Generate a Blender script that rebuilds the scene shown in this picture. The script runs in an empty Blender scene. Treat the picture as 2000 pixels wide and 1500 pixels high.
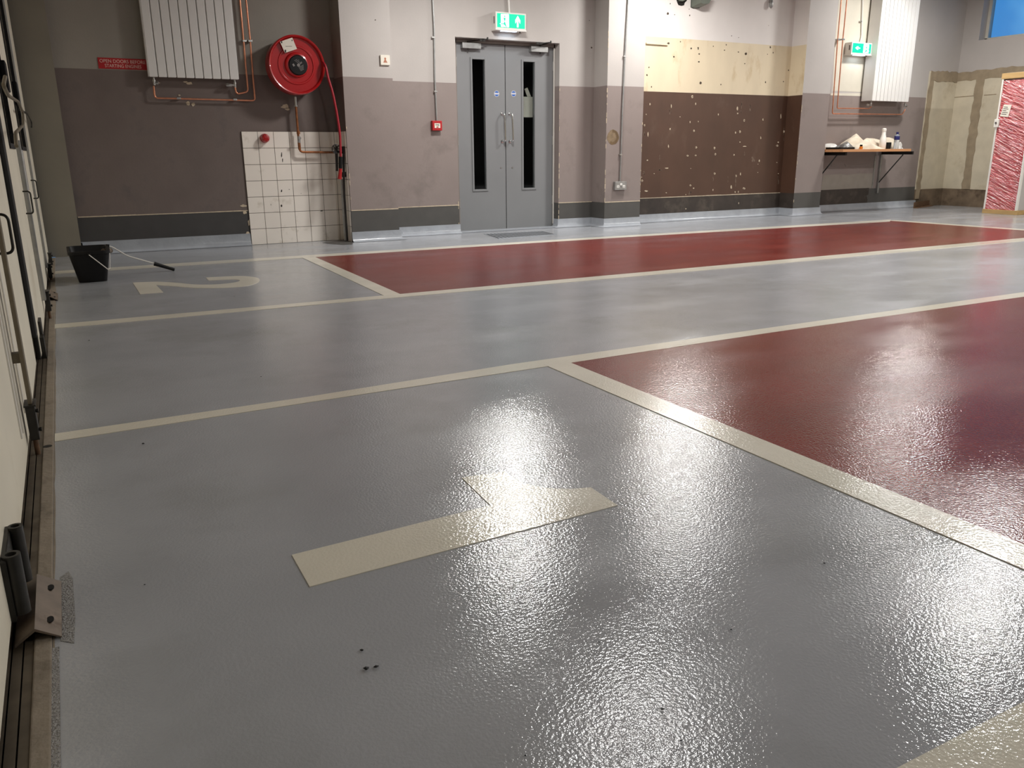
import bpy, bmesh, math, random
from mathutils import Vector, Matrix
random.seed(7)
S = bpy.context.scene
COL = S.collection
# ------------------------------------------------------------------ camera
FPX, PITCH, YAW, ROLL, CAMH = 1586.12, 0.27836973, 0.49318534, -0.00794334, 0.9
fw = Vector((math.sin(YAW)*math.cos(PITCH), math.cos(YAW)*math.cos(PITCH), -math.sin(PITCH)))
rt0 = Vector((math.cos(YAW), -math.sin(YAW), 0)); up0 = rt0.cross(fw)
rt = rt0*math.cos(ROLL)+up0*math.sin(ROLL); up = -rt0*math.sin(ROLL)+up0*math.cos(ROLL)
cd = bpy.data.cameras.new('camera'); cam = bpy.data.objects.new('camera', cd); COL.objects.link(cam)
cd.sensor_width = 36; cd.lens = FPX/2000*36; cd.clip_start = 0.02; cd.clip_end = 100
M = Matrix((rt, up, -fw)).transposed().to_4x4(); M.translation = Vector((0, 0, CAMH)); cam.matrix_world = M
S.camera = cam
# ------------------------------------------------------------------ colour management and world (dusk sky seen through the high window)
S.view_settings.view_transform = 'Standard'; S.view_settings.look = 'None'
S.view_settings.exposure = 0.0; S.view_settings.gamma = 1; S.view_settings.use_curve_mapping = False
w = bpy.data.worlds.new('world'); S.world = w; w.use_nodes = True
nt = w.node_tree; bg = nt.nodes['Background']
tc = nt.nodes.new('ShaderNodeTexCoord'); nz = nt.nodes.new('ShaderNodeTexNoise'); nz.inputs['Scale'].default_value = 16
rp = nt.nodes.new('ShaderNodeValToRGB')
rp.color_ramp.elements[0].position = .42; rp.color_ramp.elements[0].color = (.055, .25, .62, 1)
rp.color_ramp.elements[1].position = .60; rp.color_ramp.elements[1].color = (.12, .38, .74, 1)
nt.links.new(tc.outputs['Generated'], nz.inputs['Vector']); nt.links.new(nz.outputs['Fac'], rp.inputs['Fac'])
nt.links.new(rp.outputs['Color'], bg.inputs['Color']); bg.inputs['Strength'].default_value = 1.15
# ------------------------------------------------------------------ lamps (suspended workshop lamps above the frame, plus added fill at right and behind)
def area(name, x, y, z, sx, sy, power, col=(1, .98, .95), rot=(0, 0, 0)):
    l = bpy.data.lights.new(name, 'AREA'); l.shape = 'RECTANGLE'; l.size = sx; l.size_y = sy
    l.energy = power; l.color = col
    o = bpy.data.objects.new(name, l); o.location = (x, y, z); o.rotation_euler = rot; COL.objects.link(o); return o
CEIL = 3.75
LAMPS_AND_FILL = [(3.85, 7.1, 2.95, 76), (6.45, 7.5, 3.1, 78), (10.5, 7.35, 3.35, 80), (6.45, 3.52, 2.9, 72), (10.9, 2.5, 3.2, 200), (2.9, 3.6, 3.0, 25), (6.6, -.4, 3.2, 60), (10.3, -1.0, 3.2, 90), (3.4, -1.0, 3.0, 52)]
for i, (x, y, LZ, p) in enumerate(LAMPS_AND_FILL):
    area('lamp_or_fill_light', x, y, LZ-.045, .42, .32, p)
# ------------------------------------------------------------------ where a ray through a photograph pixel meets a real plane of the room
def ray(px, py):
    return fw*FPX + rt*(px-1000) + up*(750-py)
def G(px, py, z=0.0):
    d = ray(px, py); t = (z-CAMH)/d.z; return Vector((d.x*t, d.y*t, z))
def B(px, py, Y):
    d = ray(px, py); t = Y/d.y; return Vector((d.x*t, Y, CAMH+d.z*t))
def R(px, py, X):
    d = ray(px, py); t = X/d.x; return Vector((X, d.y*t, CAMH+d.z*t))
# ------------------------------------------------------------------ materials
def srgb(r, g, b):
    f = lambda c: (c/255/12.92 if c/255 <= .04045 else ((c/255+.055)/1.055)**2.4)
    return (f(r), f(g), f(b), 1)
def mat(name, col, rough=.6, metal=0, var=.12, scale=6, bump=0, bscale=40, spec=.5, emit=None, estr=0, stretch=None, dirt=None, dscale=3, dlo=.55, dhi=.7, coat=0, rvar=0):
    m = bpy.data.materials.new(name); m.use_nodes = True; n = m.node_tree; L = n.links
    b = n.nodes['Principled BSDF']; b.inputs['Metallic'].default_value = metal
    b.inputs['Roughness'].default_value = rough; b.inputs['Specular IOR Level'].default_value = spec
    b.inputs['Coat Weight'].default_value = coat
    c = tuple(col[:3])
    t = n.nodes.new('ShaderNodeTexCoord'); mp = n.nodes.new('ShaderNodeMapping'); L.new(t.outputs['Object'], mp.inputs['Vector'])
    if stretch: mp.inputs['Scale'].default_value = stretch
    z = n.nodes.new('ShaderNodeTexNoise'); z.inputs['Scale'].default_value = scale; z.inputs['Detail'].default_value = 6
    L.new(mp.outputs['Vector'], z.inputs['Vector'])
    r = n.nodes.new('ShaderNodeValToRGB'); r.color_ramp.elements[0].position = .3; r.color_ramp.elements[1].position = .7
    r.color_ramp.elements[0].color = tuple(x*(1-var) for x in c)+(1,); r.color_ramp.elements[1].color = tuple(min(1, x*(1+var)) for x in c)+(1,)
    L.new(z.outputs['Fac'], r.inputs['Fac']); out = r.outputs['Color']
    if dirt:
        z2 = n.nodes.new('ShaderNodeTexNoise'); z2.inputs['Scale'].default_value = dscale; z2.inputs['Detail'].default_value = 9; z2.inputs['Roughness'].default_value = .62
        L.new(mp.outputs['Vector'], z2.inputs['Vector'])
        r2 = n.nodes.new('ShaderNodeValToRGB'); r2.color_ramp.elements[0].position = dlo; r2.color_ramp.elements[1].position = dhi
        L.new(z2.outputs['Fac'], r2.inputs['Fac'])
        mx = n.nodes.new('ShaderNodeMix'); mx.data_type = 'RGBA'
        L.new(r2.outputs['Color'], mx.inputs['Factor']); L.new(out, mx.inputs['A']); mx.inputs['B'].default_value = tuple(dirt[:3])+(1,)
        out = mx.outputs['Result']
    L.new(out, b.inputs['Base Color'])
    if rvar:
        z3 = n.nodes.new('ShaderNodeTexNoise'); z3.inputs['Scale'].default_value = 1.6; z3.inputs['Detail'].default_value = 5
        mp3 = n.nodes.new('ShaderNodeMapping'); mp3.inputs['Scale'].default_value = (.6, 1.5, 1); L.new(t.outputs['Object'], mp3.inputs['Vector'])
        L.new(mp3.outputs['Vector'], z3.inputs['Vector'])
        mr = n.nodes.new('ShaderNodeMapRange'); mr.inputs['From Min'].default_value = .35; mr.inputs['From Max'].default_value = .65
        mr.inputs['To Min'].default_value = rough-rvar; mr.inputs['To Max'].default_value = rough+rvar
        L.new(z3.outputs['Fac'], mr.inputs['Value']); L.new(mr.outputs['Result'], b.inputs['Roughness'])
    if bump:
        z4 = n.nodes.new('ShaderNodeTexNoise'); z4.inputs['Scale'].default_value = bscale; z4.inputs['Detail'].default_value = 2.5
        L.new(t.outputs['Object'], z4.inputs['Vector'])
        bp = n.nodes.new('ShaderNodeBump'); bp.inputs['Strength'].default_value = bump; bp.inputs['Distance'].default_value = .01
        L.new(z4.outputs['Fac'], bp.inputs['Height']); L.new(bp.outputs['Normal'], b.inputs['Normal'])
    if emit:
        b.inputs['Emission Color'].default_value = tuple(emit[:3])+(1,); b.inputs['Emission Strength'].default_value = estr
    return m
K = {}
FB, FS = .125, 140
K['floor_grey'] = mat('floor_grey', srgb(166, 168, 172), .14, var=.05, scale=3, bump=FB, bscale=FS, rvar=.08, spec=.95, dirt=srgb(156, 158, 160), dscale=1.3, dlo=.5, dhi=.66)
K['floor_red'] = mat('floor_red', srgb(118, 40, 33), .17, var=.1, scale=3, bump=FB, bscale=FS, rvar=.07, spec=.42)
K['floor_cream'] = mat('floor_cream', srgb(224, 218, 202), .16, var=.04, scale=4, bump=FB*.9, bscale=FS, rvar=.08, spec=.8)
K['cove'] = mat('cove', srgb(160, 164, 170), .22, var=.08, scale=8, bump=.22, bscale=26, spec=.5)
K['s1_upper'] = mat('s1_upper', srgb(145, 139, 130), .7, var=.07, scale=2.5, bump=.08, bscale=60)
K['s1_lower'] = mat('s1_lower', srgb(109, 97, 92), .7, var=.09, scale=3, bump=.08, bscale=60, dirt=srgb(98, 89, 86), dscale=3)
K['upper'] = mat('upper', srgb(178, 172, 167), .65, var=.04, scale=2.5, bump=.06, bscale=60)
K['lower'] = mat('lower', srgb(136, 124, 119), .6, var=.05, scale=2.5, bump=.06, bscale=60, dirt=srgb(124, 113, 108), dscale=2.5)
K['charcoal'] = mat('charcoal', srgb(78, 76, 73), .5, var=.08, scale=6)
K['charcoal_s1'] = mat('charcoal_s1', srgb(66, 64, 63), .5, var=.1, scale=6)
K['pier'] = mat('pier', srgb(126, 120, 107), .6, var=.06, scale=3)
K['brown'] = mat('brown', srgb(80, 56, 43), .42, var=.1, scale=5, dirt=srgb(100, 80, 66), dscale=2.2, dlo=.58, dhi=.75, stretch=(1, 1, .55))
K['brown_dark'] = mat('brown_dark', srgb(56, 48, 42), .6, var=.25, scale=7, dirt=srgb(82, 73, 64), dscale=4)
K['cream'] = mat('cream', srgb(218, 203, 174), .6, var=.04, scale=4, dirt=srgb(196, 174, 136), dscale=3.5, dlo=.58, dhi=.74, stretch=(1.5, 1, .6))
K['white_wall'] = mat('white_wall', srgb(222, 216, 211), .65, var=.03, scale=3)
K['concrete'] = mat('concrete', srgb(200, 190, 168), .8, var=.08, scale=5, bump=.15, bscale=50, dirt=srgb(178, 166, 142), dscale=2.5)
K['mortar'] = mat('mortar', srgb(150, 135, 112), .85, var=.14, scale=9, bump=.3, bscale=60)
K['raw_base'] = mat('raw_base', srgb(110, 94, 76), .85, var=.3, scale=6, bump=.3, bscale=40, dirt=srgb(76, 62, 48), dscale=5)
K['chip'] = mat('chip', srgb(196, 180, 156), .8, var=.15, scale=30)
K['chip_dark'] = mat('chip_dark', srgb(70, 58, 46), .9, var=.3, scale=30)
K['hole'] = mat('hole', srgb(20, 17, 12), .9)
K['ceiling'] = mat('ceiling', srgb(120, 116, 110), .8, var=.05)
K['tile'] = mat('tile', srgb(240, 232, 222), .22, var=.03, scale=3, dirt=srgb(200, 190, 172), dscale=5, dlo=.6, dhi=.75)
K['grout'] = mat('grout', srgb(96, 84, 70), .8, var=.3, scale=12)
K['door_grey'] = mat('door_grey', srgb(126, 127, 128), .42, var=.03, scale=3, spec=.4)
K['door_frame'] = mat('door_frame', srgb(120, 112, 105), .55, var=.1, scale=10)
K['white_paint'] = mat('white_paint', srgb(222, 218, 210), .4, var=.03)
K['white_plastic'] = mat('white_plastic', srgb(225, 222, 216), .35, var=.03)
K['rad_white'] = mat('rad_white', srgb(222, 220, 216), .35, var=.02)
K['steel'] = mat('steel', srgb(190, 188, 184), .3, 1, var=.08)
K['galv'] = mat('galv', srgb(165, 165, 163), .42, .8, var=.12, scale=20)
K['chrome'] = mat('chrome', srgb(225, 225, 225), .15, 1, var=.03)
K['copper'] = mat('copper', srgb(220, 150, 118), .32, .75, var=.18, scale=14)
K['old_copper'] = mat('old_copper', srgb(150, 96, 62), .45, .7, var=.3, scale=25)
K['black_pipe'] = mat('black_pipe', srgb(30, 26, 23), .5, var=.3)
K['black'] = mat('black', srgb(14, 13, 13), .5, var=.1, spec=.3)
K['rubber'] = mat('rubber', srgb(16, 14, 13), .75, var=.2)
K['black_steel'] = mat('black_steel', srgb(42, 40, 36), .45, .3, var=.3, scale=30)
K['reel_red'] = mat('reel_red', srgb(165, 20, 23), .3, var=.06, coat=.3)
K['hose_red'] = mat('hose_red', srgb(150, 18, 36), .5)
K['sign_red'] = mat('sign_red', srgb(170, 22, 28), .45, var=.04)
K['sign_text'] = mat('sign_text', srgb(226, 190, 180), .6)
K['hub_print'] = mat('hub_print', srgb(120, 116, 112), .6)
K['paper'] = mat('paper', srgb(226, 220, 206), .8, var=.03)
K['ink'] = mat('ink', srgb(60, 56, 54), .8)
K['blue'] = mat('blue', srgb(28, 88, 168), .5)
K['leaf_cream'] = mat('leaf_cream', srgb(236, 228, 208), .4, var=.04, scale=3, dirt=srgb(216, 205, 182), dscale=2.2)
K['rod_olive'] = mat('rod_olive', srgb(112, 102, 84), .5, .2, var=.15, scale=20)
K['dark_glass'] = mat('dark_glass', srgb(24, 24, 22), .12, var=.05)
K['rust'] = mat('rust', srgb(104, 78, 56), .75, .2, var=.35, scale=40)
K['kerb'] = mat('kerb', srgb(138, 127, 112), .8, var=.1, scale=14, bump=.3, bscale=70, dirt=srgb(110, 100, 86), dscale=8)
K['track'] = mat('track', srgb(98, 88, 74), .6, .3, var=.25, scale=18, dirt=srgb(70, 58, 44), dscale=6)
K['bracket'] = mat('bracket', srgb(120, 106, 92), .55, .2, var=.2, scale=18, dirt=srgb(84, 66, 50), dscale=8)
K['wood'] = mat('wood', srgb(196, 142, 98), .5, var=.12, scale=3, stretch=(1, 12, 12))
K['timber'] = mat('timber', srgb(178, 146, 96), .65, var=.12, scale=3, stretch=(8, 1, 8))
K['sill_light'] = mat('sill_light', srgb(200, 196, 184), .5)
K['cloth'] = mat('cloth', srgb(214, 202, 182), .9, var=.06, scale=12, bump=.4, bscale=25)
K['orange'] = mat('orange', srgb(226, 130, 30), .4)
K['navy'] = mat('navy', srgb(30, 32, 96), .35)
K['void'] = mat('void', srgb(24, 22, 20), .9)
K['void2'] = mat('void2', srgb(112, 106, 84), .9)
K['duct'] = mat('duct', srgb(110, 116, 106), .5, .3, var=.15)
K['lamp_body'] = mat('lamp_body', srgb(190, 190, 188), .5)
def glassmat(name, col, rough=.03, tr=1, ior=1.45):
    m = mat(name, col, rough, var=0); b = m.node_tree.nodes['Principled BSDF']
    b.inputs['Transmission Weight'].default_value = tr; b.inputs['IOR'].default_value = ior; return m
K['glass'] = glassmat('glass', (.85, .9, .9)); K['door_glass'] = glassmat('door_glass', (.22, .22, .22), .03, .9); K['pet'] = glassmat('pet', (.8, .88, .95), .08, .75)
K['milky'] = mat('milky', srgb(232, 230, 224), .35, var=.02)
K['green_lit'] = mat('green_lit', srgb(0, 150, 95), .4, var=.02, emit=(.0, .75, .42), estr=1.0)
K['white_lit'] = mat('white_lit', srgb(240, 250, 245), .4, var=.01, emit=(.85, 1, .95), estr=1.7)
K['lens_lit'] = mat('lens_lit', srgb(230, 240, 255), .4, var=.01, emit=(.65, .8, 1), estr=2.5)
# red door skin under crumpled film: streaky highlights come from a sharp, stretched bump under a clear coat, plus pale streaks in the base colour
m = mat('film_red', srgb(176, 40, 46), .22, var=.16, scale=5, stretch=(1, 1, 3), spec=.9, coat=1)
n = m.node_tree; L = n.links; b = n.nodes['Principled BSDF']; b.inputs['Coat Roughness'].default_value = .1
t = n.nodes.new('ShaderNodeTexCoord'); mp = n.nodes.new('ShaderNodeMapping'); mp0 = n.nodes.new('ShaderNodeMapping'); mp0.inputs['Rotation'].default_value = (-.42, 0, 0); mp.inputs['Scale'].default_value = (1, 1.6, 10)
z = n.nodes.new('ShaderNodeTexNoise'); z.inputs['Scale'].default_value = 4; z.inputs['Detail'].default_value = 4
bp = n.nodes.new('ShaderNodeBump'); bp.inputs['Strength'].default_value = 1; bp.inputs['Distance'].default_value = .05
L.new(t.outputs['Object'], mp0.inputs['Vector']); L.new(mp0.outputs['Vector'], mp.inputs['Vector']); L.new(mp.outputs['Vector'], z.inputs['Vector']); L.new(z.outputs['Fac'], bp.inputs['Height'])
L.new(bp.outputs['Normal'], b.inputs['Normal']); L.new(bp.outputs['Normal'], b.inputs['Coat Normal'])
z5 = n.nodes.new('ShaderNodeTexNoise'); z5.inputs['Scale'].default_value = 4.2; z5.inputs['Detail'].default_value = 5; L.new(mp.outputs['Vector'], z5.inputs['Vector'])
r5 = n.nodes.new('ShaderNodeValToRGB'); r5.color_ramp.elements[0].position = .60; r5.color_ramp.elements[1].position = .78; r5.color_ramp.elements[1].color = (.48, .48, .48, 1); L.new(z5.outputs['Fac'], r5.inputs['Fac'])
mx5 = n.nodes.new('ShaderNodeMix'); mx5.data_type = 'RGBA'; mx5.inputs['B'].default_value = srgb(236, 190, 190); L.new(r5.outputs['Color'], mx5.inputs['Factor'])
src = b.inputs['Base Color'].links[0].from_socket; L.new(src, mx5.inputs['A']); L.new(mx5.outputs['Result'], b.inputs['Base Color'])   # highlights along the film's creases, painted into the base colour
K['film_red'] = m
# ------------------------------------------------------------------ mesh helpers
def obj(name, bm, m, parent=None, smooth=False):
    bmesh.ops.recalc_face_normals(bm, faces=bm.faces)
    me = bpy.data.meshes.new(name); bm.to_mesh(me); bm.free()
    for k in (m if isinstance(m, (list, tuple)) else [m]): me.materials.append(K[k])
    if smooth:
        for p in me.polygons: p.use_smooth = True
        if smooth == 'auto': me.set_sharp_from_angle(angle=math.radians(40))
    o = bpy.data.objects.new(name, me); COL.objects.link(o)
    if parent is not None:
        o.parent = parent; o.matrix_parent_inverse = Matrix.Translation(parent.location).inverted()
    return o
def tag(o, label, cat, group=None):
    o['label'] = label; o['category'] = cat
    if group: o['group'] = group
    return o
def thing(name, label, cat, loc=(0, 0, 0), group=None):
    o = bpy.data.objects.new(name, None); o.empty_display_size = .1; COL.objects.link(o); o.location = loc
    return tag(o, label, cat, group)
def struct(o): o['kind'] = 'structure'; return o
def lab(o, s): o['label'] = s; return o
def NB(): return bmesh.new()
def box(bm, x0, x1, y0, y1, z0, z1, bevel=0, mi=0):
    r = bmesh.ops.create_cube(bm, size=1)['verts']
    for v in r: v.co = Vector(((x0+x1)/2+v.co.x*(x1-x0), (y0+y1)/2+v.co.y*(y1-y0), (z0+z1)/2+v.co.z*(z1-z0)))
    fs = {f for v in r for f in v.link_faces}
    for f in fs: f.material_index = mi
    if bevel:
        es = list({e for v in r for e in v.link_edges})
        bmesh.ops.bevel(bm, geom=es, offset=bevel, segments=2, affect='EDGES', profile=.6)
    return bm
def poly(bm, pts, d, mi=0):
    """prism: polygon pts (3D) extruded by vector d"""
    a = [bm.verts.new(p) for p in pts]; c = [bm.verts.new(Vector(p)+Vector(d)) for p in pts]
    n = len(pts); fs = [bm.faces.new(a), bm.faces.new(c[::-1])]
    for i in range(n): fs.append(bm.faces.new((a[i], a[(i+1) % n], c[(i+1) % n], c[i])))
    for f in fs: f.material_index = mi
    return bm
def fillet(pts, r, seg=5):
    pts = [Vector(p) for p in pts]; out = [pts[0]]
    for i in range(1, len(pts)-1):
        a, b, c = pts[i-1], pts[i], pts[i+1]
        u = (a-b); v = (c-b); d = min(r, u.length*.45, v.length*.45); p = b+u.normalized()*d; q = b+v.normalized()*d
        for k in range(seg+1):
            t = k/seg; out.append(p*(1-t)**2+b*2*t*(1-t)+q*t*t)
    out.append(pts[-1]); return out
def tube(bm, pts, r, seg=10, mi=0, r1=None):
    pts = [Vector(p) for p in pts]; n = len(pts); rings = []
    nrm = None
    for i, p in enumerate(pts):
        t = (pts[min(i+1, n-1)]-pts[max(i-1, 0)]).normalized()
        if nrm is None:
            nrm = t.orthogonal().normalized()
        nrm = (nrm-t*nrm.dot(t)).normalized(); bn = t.cross(nrm)
        rr = r if r1 is None else r+(r1-r)*i/(n-1)
        rings.append([bm.verts.new(p+(nrm*math.cos(2*math.pi*k/seg)+bn*math.sin(2*math.pi*k/seg))*rr) for k in range(seg)])
    fs = []
    for i in range(n-1):
        for k in range(seg):
            fs.append(bm.faces.new((rings[i][k], rings[i][(k+1) % seg], rings[i+1][(k+1) % seg], rings[i+1][k])))
    fs.append(bm.faces.new(rings[0][::-1])); fs.append(bm.faces.new(rings[-1]))
    for f in fs: f.material_index = mi
    return bm
def lathe(bm, prof, c, axis='z', seg=40, mi=0, sx=1, sy=1):
    """prof: (radius, height) pairs revolved around axis through c"""
    c = Vector(c); rings = []
    for r, hh in prof:
        ring = []
        for k in range(seg):
            a = 2*math.pi*k/seg; u, v = r*math.cos(a)*sx, r*math.sin(a)*sy
            p = {'z': Vector((u, v, hh)), 'y': Vector((u, hh, v)), 'x': Vector((hh, u, v))}[axis]
            ring.append(bm.verts.new(c+p))
        rings.append(ring)
    fs = []
    for i in range(len(rings)-1):
        for k in range(seg): fs.append(bm.faces.new((rings[i][k], rings[i][(k+1) % seg], rings[i+1][(k+1) % seg], rings[i+1][k])))
    fs.append(bm.faces.new(rings[0])); fs.append(bm.faces.new(rings[-1][::-1]))
    for f in fs: f.material_index = mi
    return bm
def blob(bm, c, sx, sy, sz, amp=.25, seed=0, seg=18, mi=0, flat=True):
    rnd = random.Random(seed); ph = [(rnd.uniform(1.5, 5), rnd.uniform(0, 6.3), rnd.uniform(1, 4), rnd.uniform(0, 6.3)) for _ in range(6)]
    r = bmesh.ops.create_uvsphere(bm, u_segments=seg*2, v_segments=seg, radius=1)['verts']
    for v in r:
        p = v.co.copy(); th = math.atan2(p.y, p.x); el = math.asin(max(-1, min(1, p.z)))
        k = 1+sum(math.sin(a*th+b_)*math.cos(c_*2*el+d_) for a, b_, c_, d_ in [(round(q[0]), q[1], q[2], q[3]) for q in ph])*amp/3
        p = p*k
        if flat and p.z < -.0: p.z *= .02
        v.co = Vector((c[0]+p.x*sx, c[1]+p.y*sy, c[2]+p.z*sz))
    for v in r:
        for f in v.link_faces: f.material_index = mi
    return bm
def text_mesh(name, s, size, m, loc, parent=None, align='CENTER', rot=(math.pi/2, 0, 0), depth=.001, sx=1):
    cu = bpy.data.curves.new(name, 'FONT'); cu.body = s; cu.size = size; cu.align_x = align; cu.align_y = 'CENTER'; cu.extrude = depth
    to = bpy.data.objects.new(name+'_src', cu); COL.objects.link(to)
    dg = bpy.context.evaluated_depsgraph_get(); me = bpy.data.meshes.new_from_object(to.evaluated_get(dg))
    bpy.data.objects.remove(to); bpy.data.curves.remove(cu)
    MM = Matrix.Translation(Vector(loc)) @ Matrix.Rotation(rot[2], 4, 'Z') @ Matrix.Rotation(rot[1], 4, 'Y') @ Matrix.Rotation(rot[0], 4, 'X') @ Matrix.Diagonal((sx, 1, 1, 1))
    me.transform(MM); me.materials.clear(); me.materials.append(K[m])
    o = bpy.data.objects.new(name, me); COL.objects.link(o)
    if parent is not None: o.parent = parent; o.matrix_parent_inverse = Matrix.Translation(parent.location).inverted()
    return o
def wallpoly(bm, px, Y, d=.003, mi=0):   # polygon on a wall facing the doors' side (plane Y)
    return poly(bm, [B(x, y, Y) for x, y in px], (0, -d, 0), mi)
def smoothcurve(px, n=5):
    out = []
    m_ = len(px)
    for i in range(m_-1):
        p0 = px[max(i-1, 0)]; p1 = px[i]; p2 = px[i+1]; p3 = px[min(i+2, m_-1)]
        for k in range(n):
            t = k/n
            out.append(tuple(.5*((2*p1[j])+(-p0[j]+p2[j])*t+(2*p0[j]-5*p1[j]+4*p2[j]-p3[j])*t*t+(-p0[j]+3*p1[j]-3*p2[j]+p3[j])*t**3) for j in (0, 1)))
    out.append(px[-1]); return out
# ================================================================== SETTING
YA, YP, YS, YP5, YR = 8.70, 8.40, 8.68, 8.42, 8.72
XR = 12.76
XB = -4.0; YBK = -3.0
bm = NB(); box(bm, -.135, XR+.3, YBK, YR+.25, -.1, 0)
floor = struct(obj('floor', bm, 'floor_grey')); floor['label'] = 'wet-look grey resin floor with cream bay lines'
# red vehicle areas and cream lines painted on the floor
def strip(up_, lo_, m, name, label, z=.0015, n=1):
    pts = [G(x, y) for x, y in up_] + [G(x, y) for x, y in lo_[::-1]]
    bm = NB(); poly(bm, [(p.x, p.y, .0001) for p in pts], (0, 0, z)); return lab(obj(name, bm, m, floor), label)
def fpoly(xy, m, name, label, z=.0015):
    bm = NB(); poly(bm, [(x, y, .0001) for x, y in xy], (0, 0, z)); return lab(obj(name, bm, m, floor), label)
g = lambda x, y: tuple(G(x, y)[:2])
fpoly([g(1112, 708), g(1500, 646), g(2000, 575), (9.4, 2.98), (9.4, -1.0), (1.875, -1.0), g(2000, 1064), g(1550, 886)], 'floor_red', 'red_floor_area', 'dark red painted floor in the nearer bay', .001)
fpoly([g(606, 500), g(900, 482), g(1200, 463), g(1740, 431), g(2000, 450), (9.45, 4.9), g(2000, 468), g(1400, 524), g(1090, 550), g(782, 576)], 'floor_red', 'red_floor_area', 'long dark red painted strip along the back wall', .001)
strip([(107, 848), (600, 776), (1000, 712), (1500, 641), (2000, 571), (2120, 555)], [(107, 863), (600, 787), (1070, 716), (1500, 651), (2000, 580), (2120, 563)], 'floor_cream', 'bay_line', 'cream line along the near side of the walkway', .002)
strip([(107, 634), (600, 591), (1000, 555), (1400, 519), (2000, 465), (2100, 456)], [(107, 642), (600, 597), (1000, 561.5), (1400, 526), (2000, 471), (2100, 462)], 'floor_cream', 'bay_line', 'cream line along the far side of the walkway', .002)
strip([(107, 530), (340, 515), (590, 499.5), (900, 480), (1200, 461.5), (1740, 429)], [(107, 535), (340, 520), (606, 503), (900, 484), (1200, 465), (1738, 433)], 'floor_cream', 'bay_line', 'thin cream line nearest the back wall', .002)
fpoly([(1.757, 2.97), (1.876, 2.97), (1.882, -1), (1.765, -1)], 'floor_cream', 'bay_line', 'cream cross line in front of the nearer red area', .0024)
fpoly([g(586, 501.5), g(610, 500), g(782, 575), g(750, 578)], 'floor_cream', 'bay_line', 'cream cross line between number two and the red strip', .0024)
fpoly([g(1728, 430.5), g(1748, 430), (9.68, 4.95), (9.54, 4.95)], 'floor_cream', 'bay_line', 'cream cross line at the far end of the red strip', .0024)
a_, b_ = G(1755, 1500), G(2000, 1372); dd = (b_-a_)
q0 = a_-dd*.6; q1 = b_+dd*.35; nn = Vector((dd.y, -dd.x, 0)).normalized()*.28
fpoly([q0[:2], q1[:2], (q1+nn)[:2], (q0+nn)[:2]], 'floor_cream', 'bay_line', 'cream slanting marking at the near right', .002)
one = [(570, 1085), (605, 1147), (1206, 988), (1154, 953), (1116, 956), (1076, 955), (1040, 950), (1016, 943), (1000, 932), (986, 922), (902, 934), (958, 988)]
fpoly([g(*p) for p in one], 'floor_cream', 'bay_number', 'large cream painted figure 1', .002)
z7 = lambda L_: [(x/2.5, 400+y/2.5) for x, y in L_]
two_o = z7([(685, 437), (797, 428), (762, 392)]) + smoothcurve(z7([(850, 398), (950, 406), (1060, 407), (1150, 403), (1215, 395), (1255, 382), (1268, 370), (1258, 358), (1215, 351), (1150, 349), (1005, 356)]))
two_i = z7([(1018, 370)]) + smoothcurve(z7([(1100, 366), (1150, 365), (1172, 369), (1160, 377), (1120, 384), (1050, 390), (950, 390), (850, 381), (760, 377), (648, 381)]))
fpoly([g(*p) for p in two_o+two_i], 'floor_cream', 'bay_number', 'large cream painted figure 2', .002)
# faded, thinly coated strip of floor beside the threshold
bm = NB(); rnd = random.Random(3)
L1 = []; L2 = []
y = .2
while y < 6.6:
    L1.append((-.134, y, .0001)); L2.append((-.1315+rnd.uniform(-.0015, .003), y, .0001)); y += .11
poly(bm, L1+L2[::-1], (0, 0, .0006)); lab(obj('rough_edge', bm, 'kerb', floor), 'rough uncoated edge beside the door track')
# ceiling
bm = NB(); box(bm, XB, XR+.4, YBK-.2, YR+.3, CEIL, CEIL+.15); ceil = struct(obj('ceiling', bm, 'ceiling'))
# --- back wall, banded paint
plan = [(-.32, 8.60), (.09, 8.60), (.09, YA), (2.625, YA), (2.625, YP), (3.15, YP), (3.15, YS), (3.995, YS), None, (5.33, YS), (5.82, YS), (5.82, YP), (6.355, YP), (6.355, YS), (9.05, YS), (9.05, YP5), (9.58, YP5), (9.58, YR), (12.06, YR), (XR, YR)]
zp = lambda px, py, Y: B(px, py, Y).z
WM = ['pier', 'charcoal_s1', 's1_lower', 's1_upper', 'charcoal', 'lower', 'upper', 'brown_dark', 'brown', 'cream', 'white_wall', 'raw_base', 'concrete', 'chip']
ix = {k: i for i, k in enumerate(WM)}
zs1 = zp(285, 138.5, YA); zk1 = zp(317, 418, YA)
zs3 = zp(827, 160, YS); zk3 = zp(850, 402.5, YS)
zp2 = zp(716, 151, YP); zk2 = zp(734, 409.5, YP)
zs4 = zp(1125, 169, YS); zk4 = zp(1125, 395, YS)
zp4 = zp(1220, 168.5, YP); zk4p = zp(1213, 394, YP)
zbr = zp(1400, 183, YS); zcr = zp(1400, 80.5, YS); zkb = zp(1385, 382, YS)
zp5 = zp(1597, 182.5, YP5); zk5 = zp(1575, 376, YP5)
zr2 = zp(1790, 190, YR); zkr = zp(1700, 368, YR); zcon = zp(1835, 140, YR)
b_std = lambda k, l: [(0, 'charcoal'), (k, 'lower'), (l, 'upper')]
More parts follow.
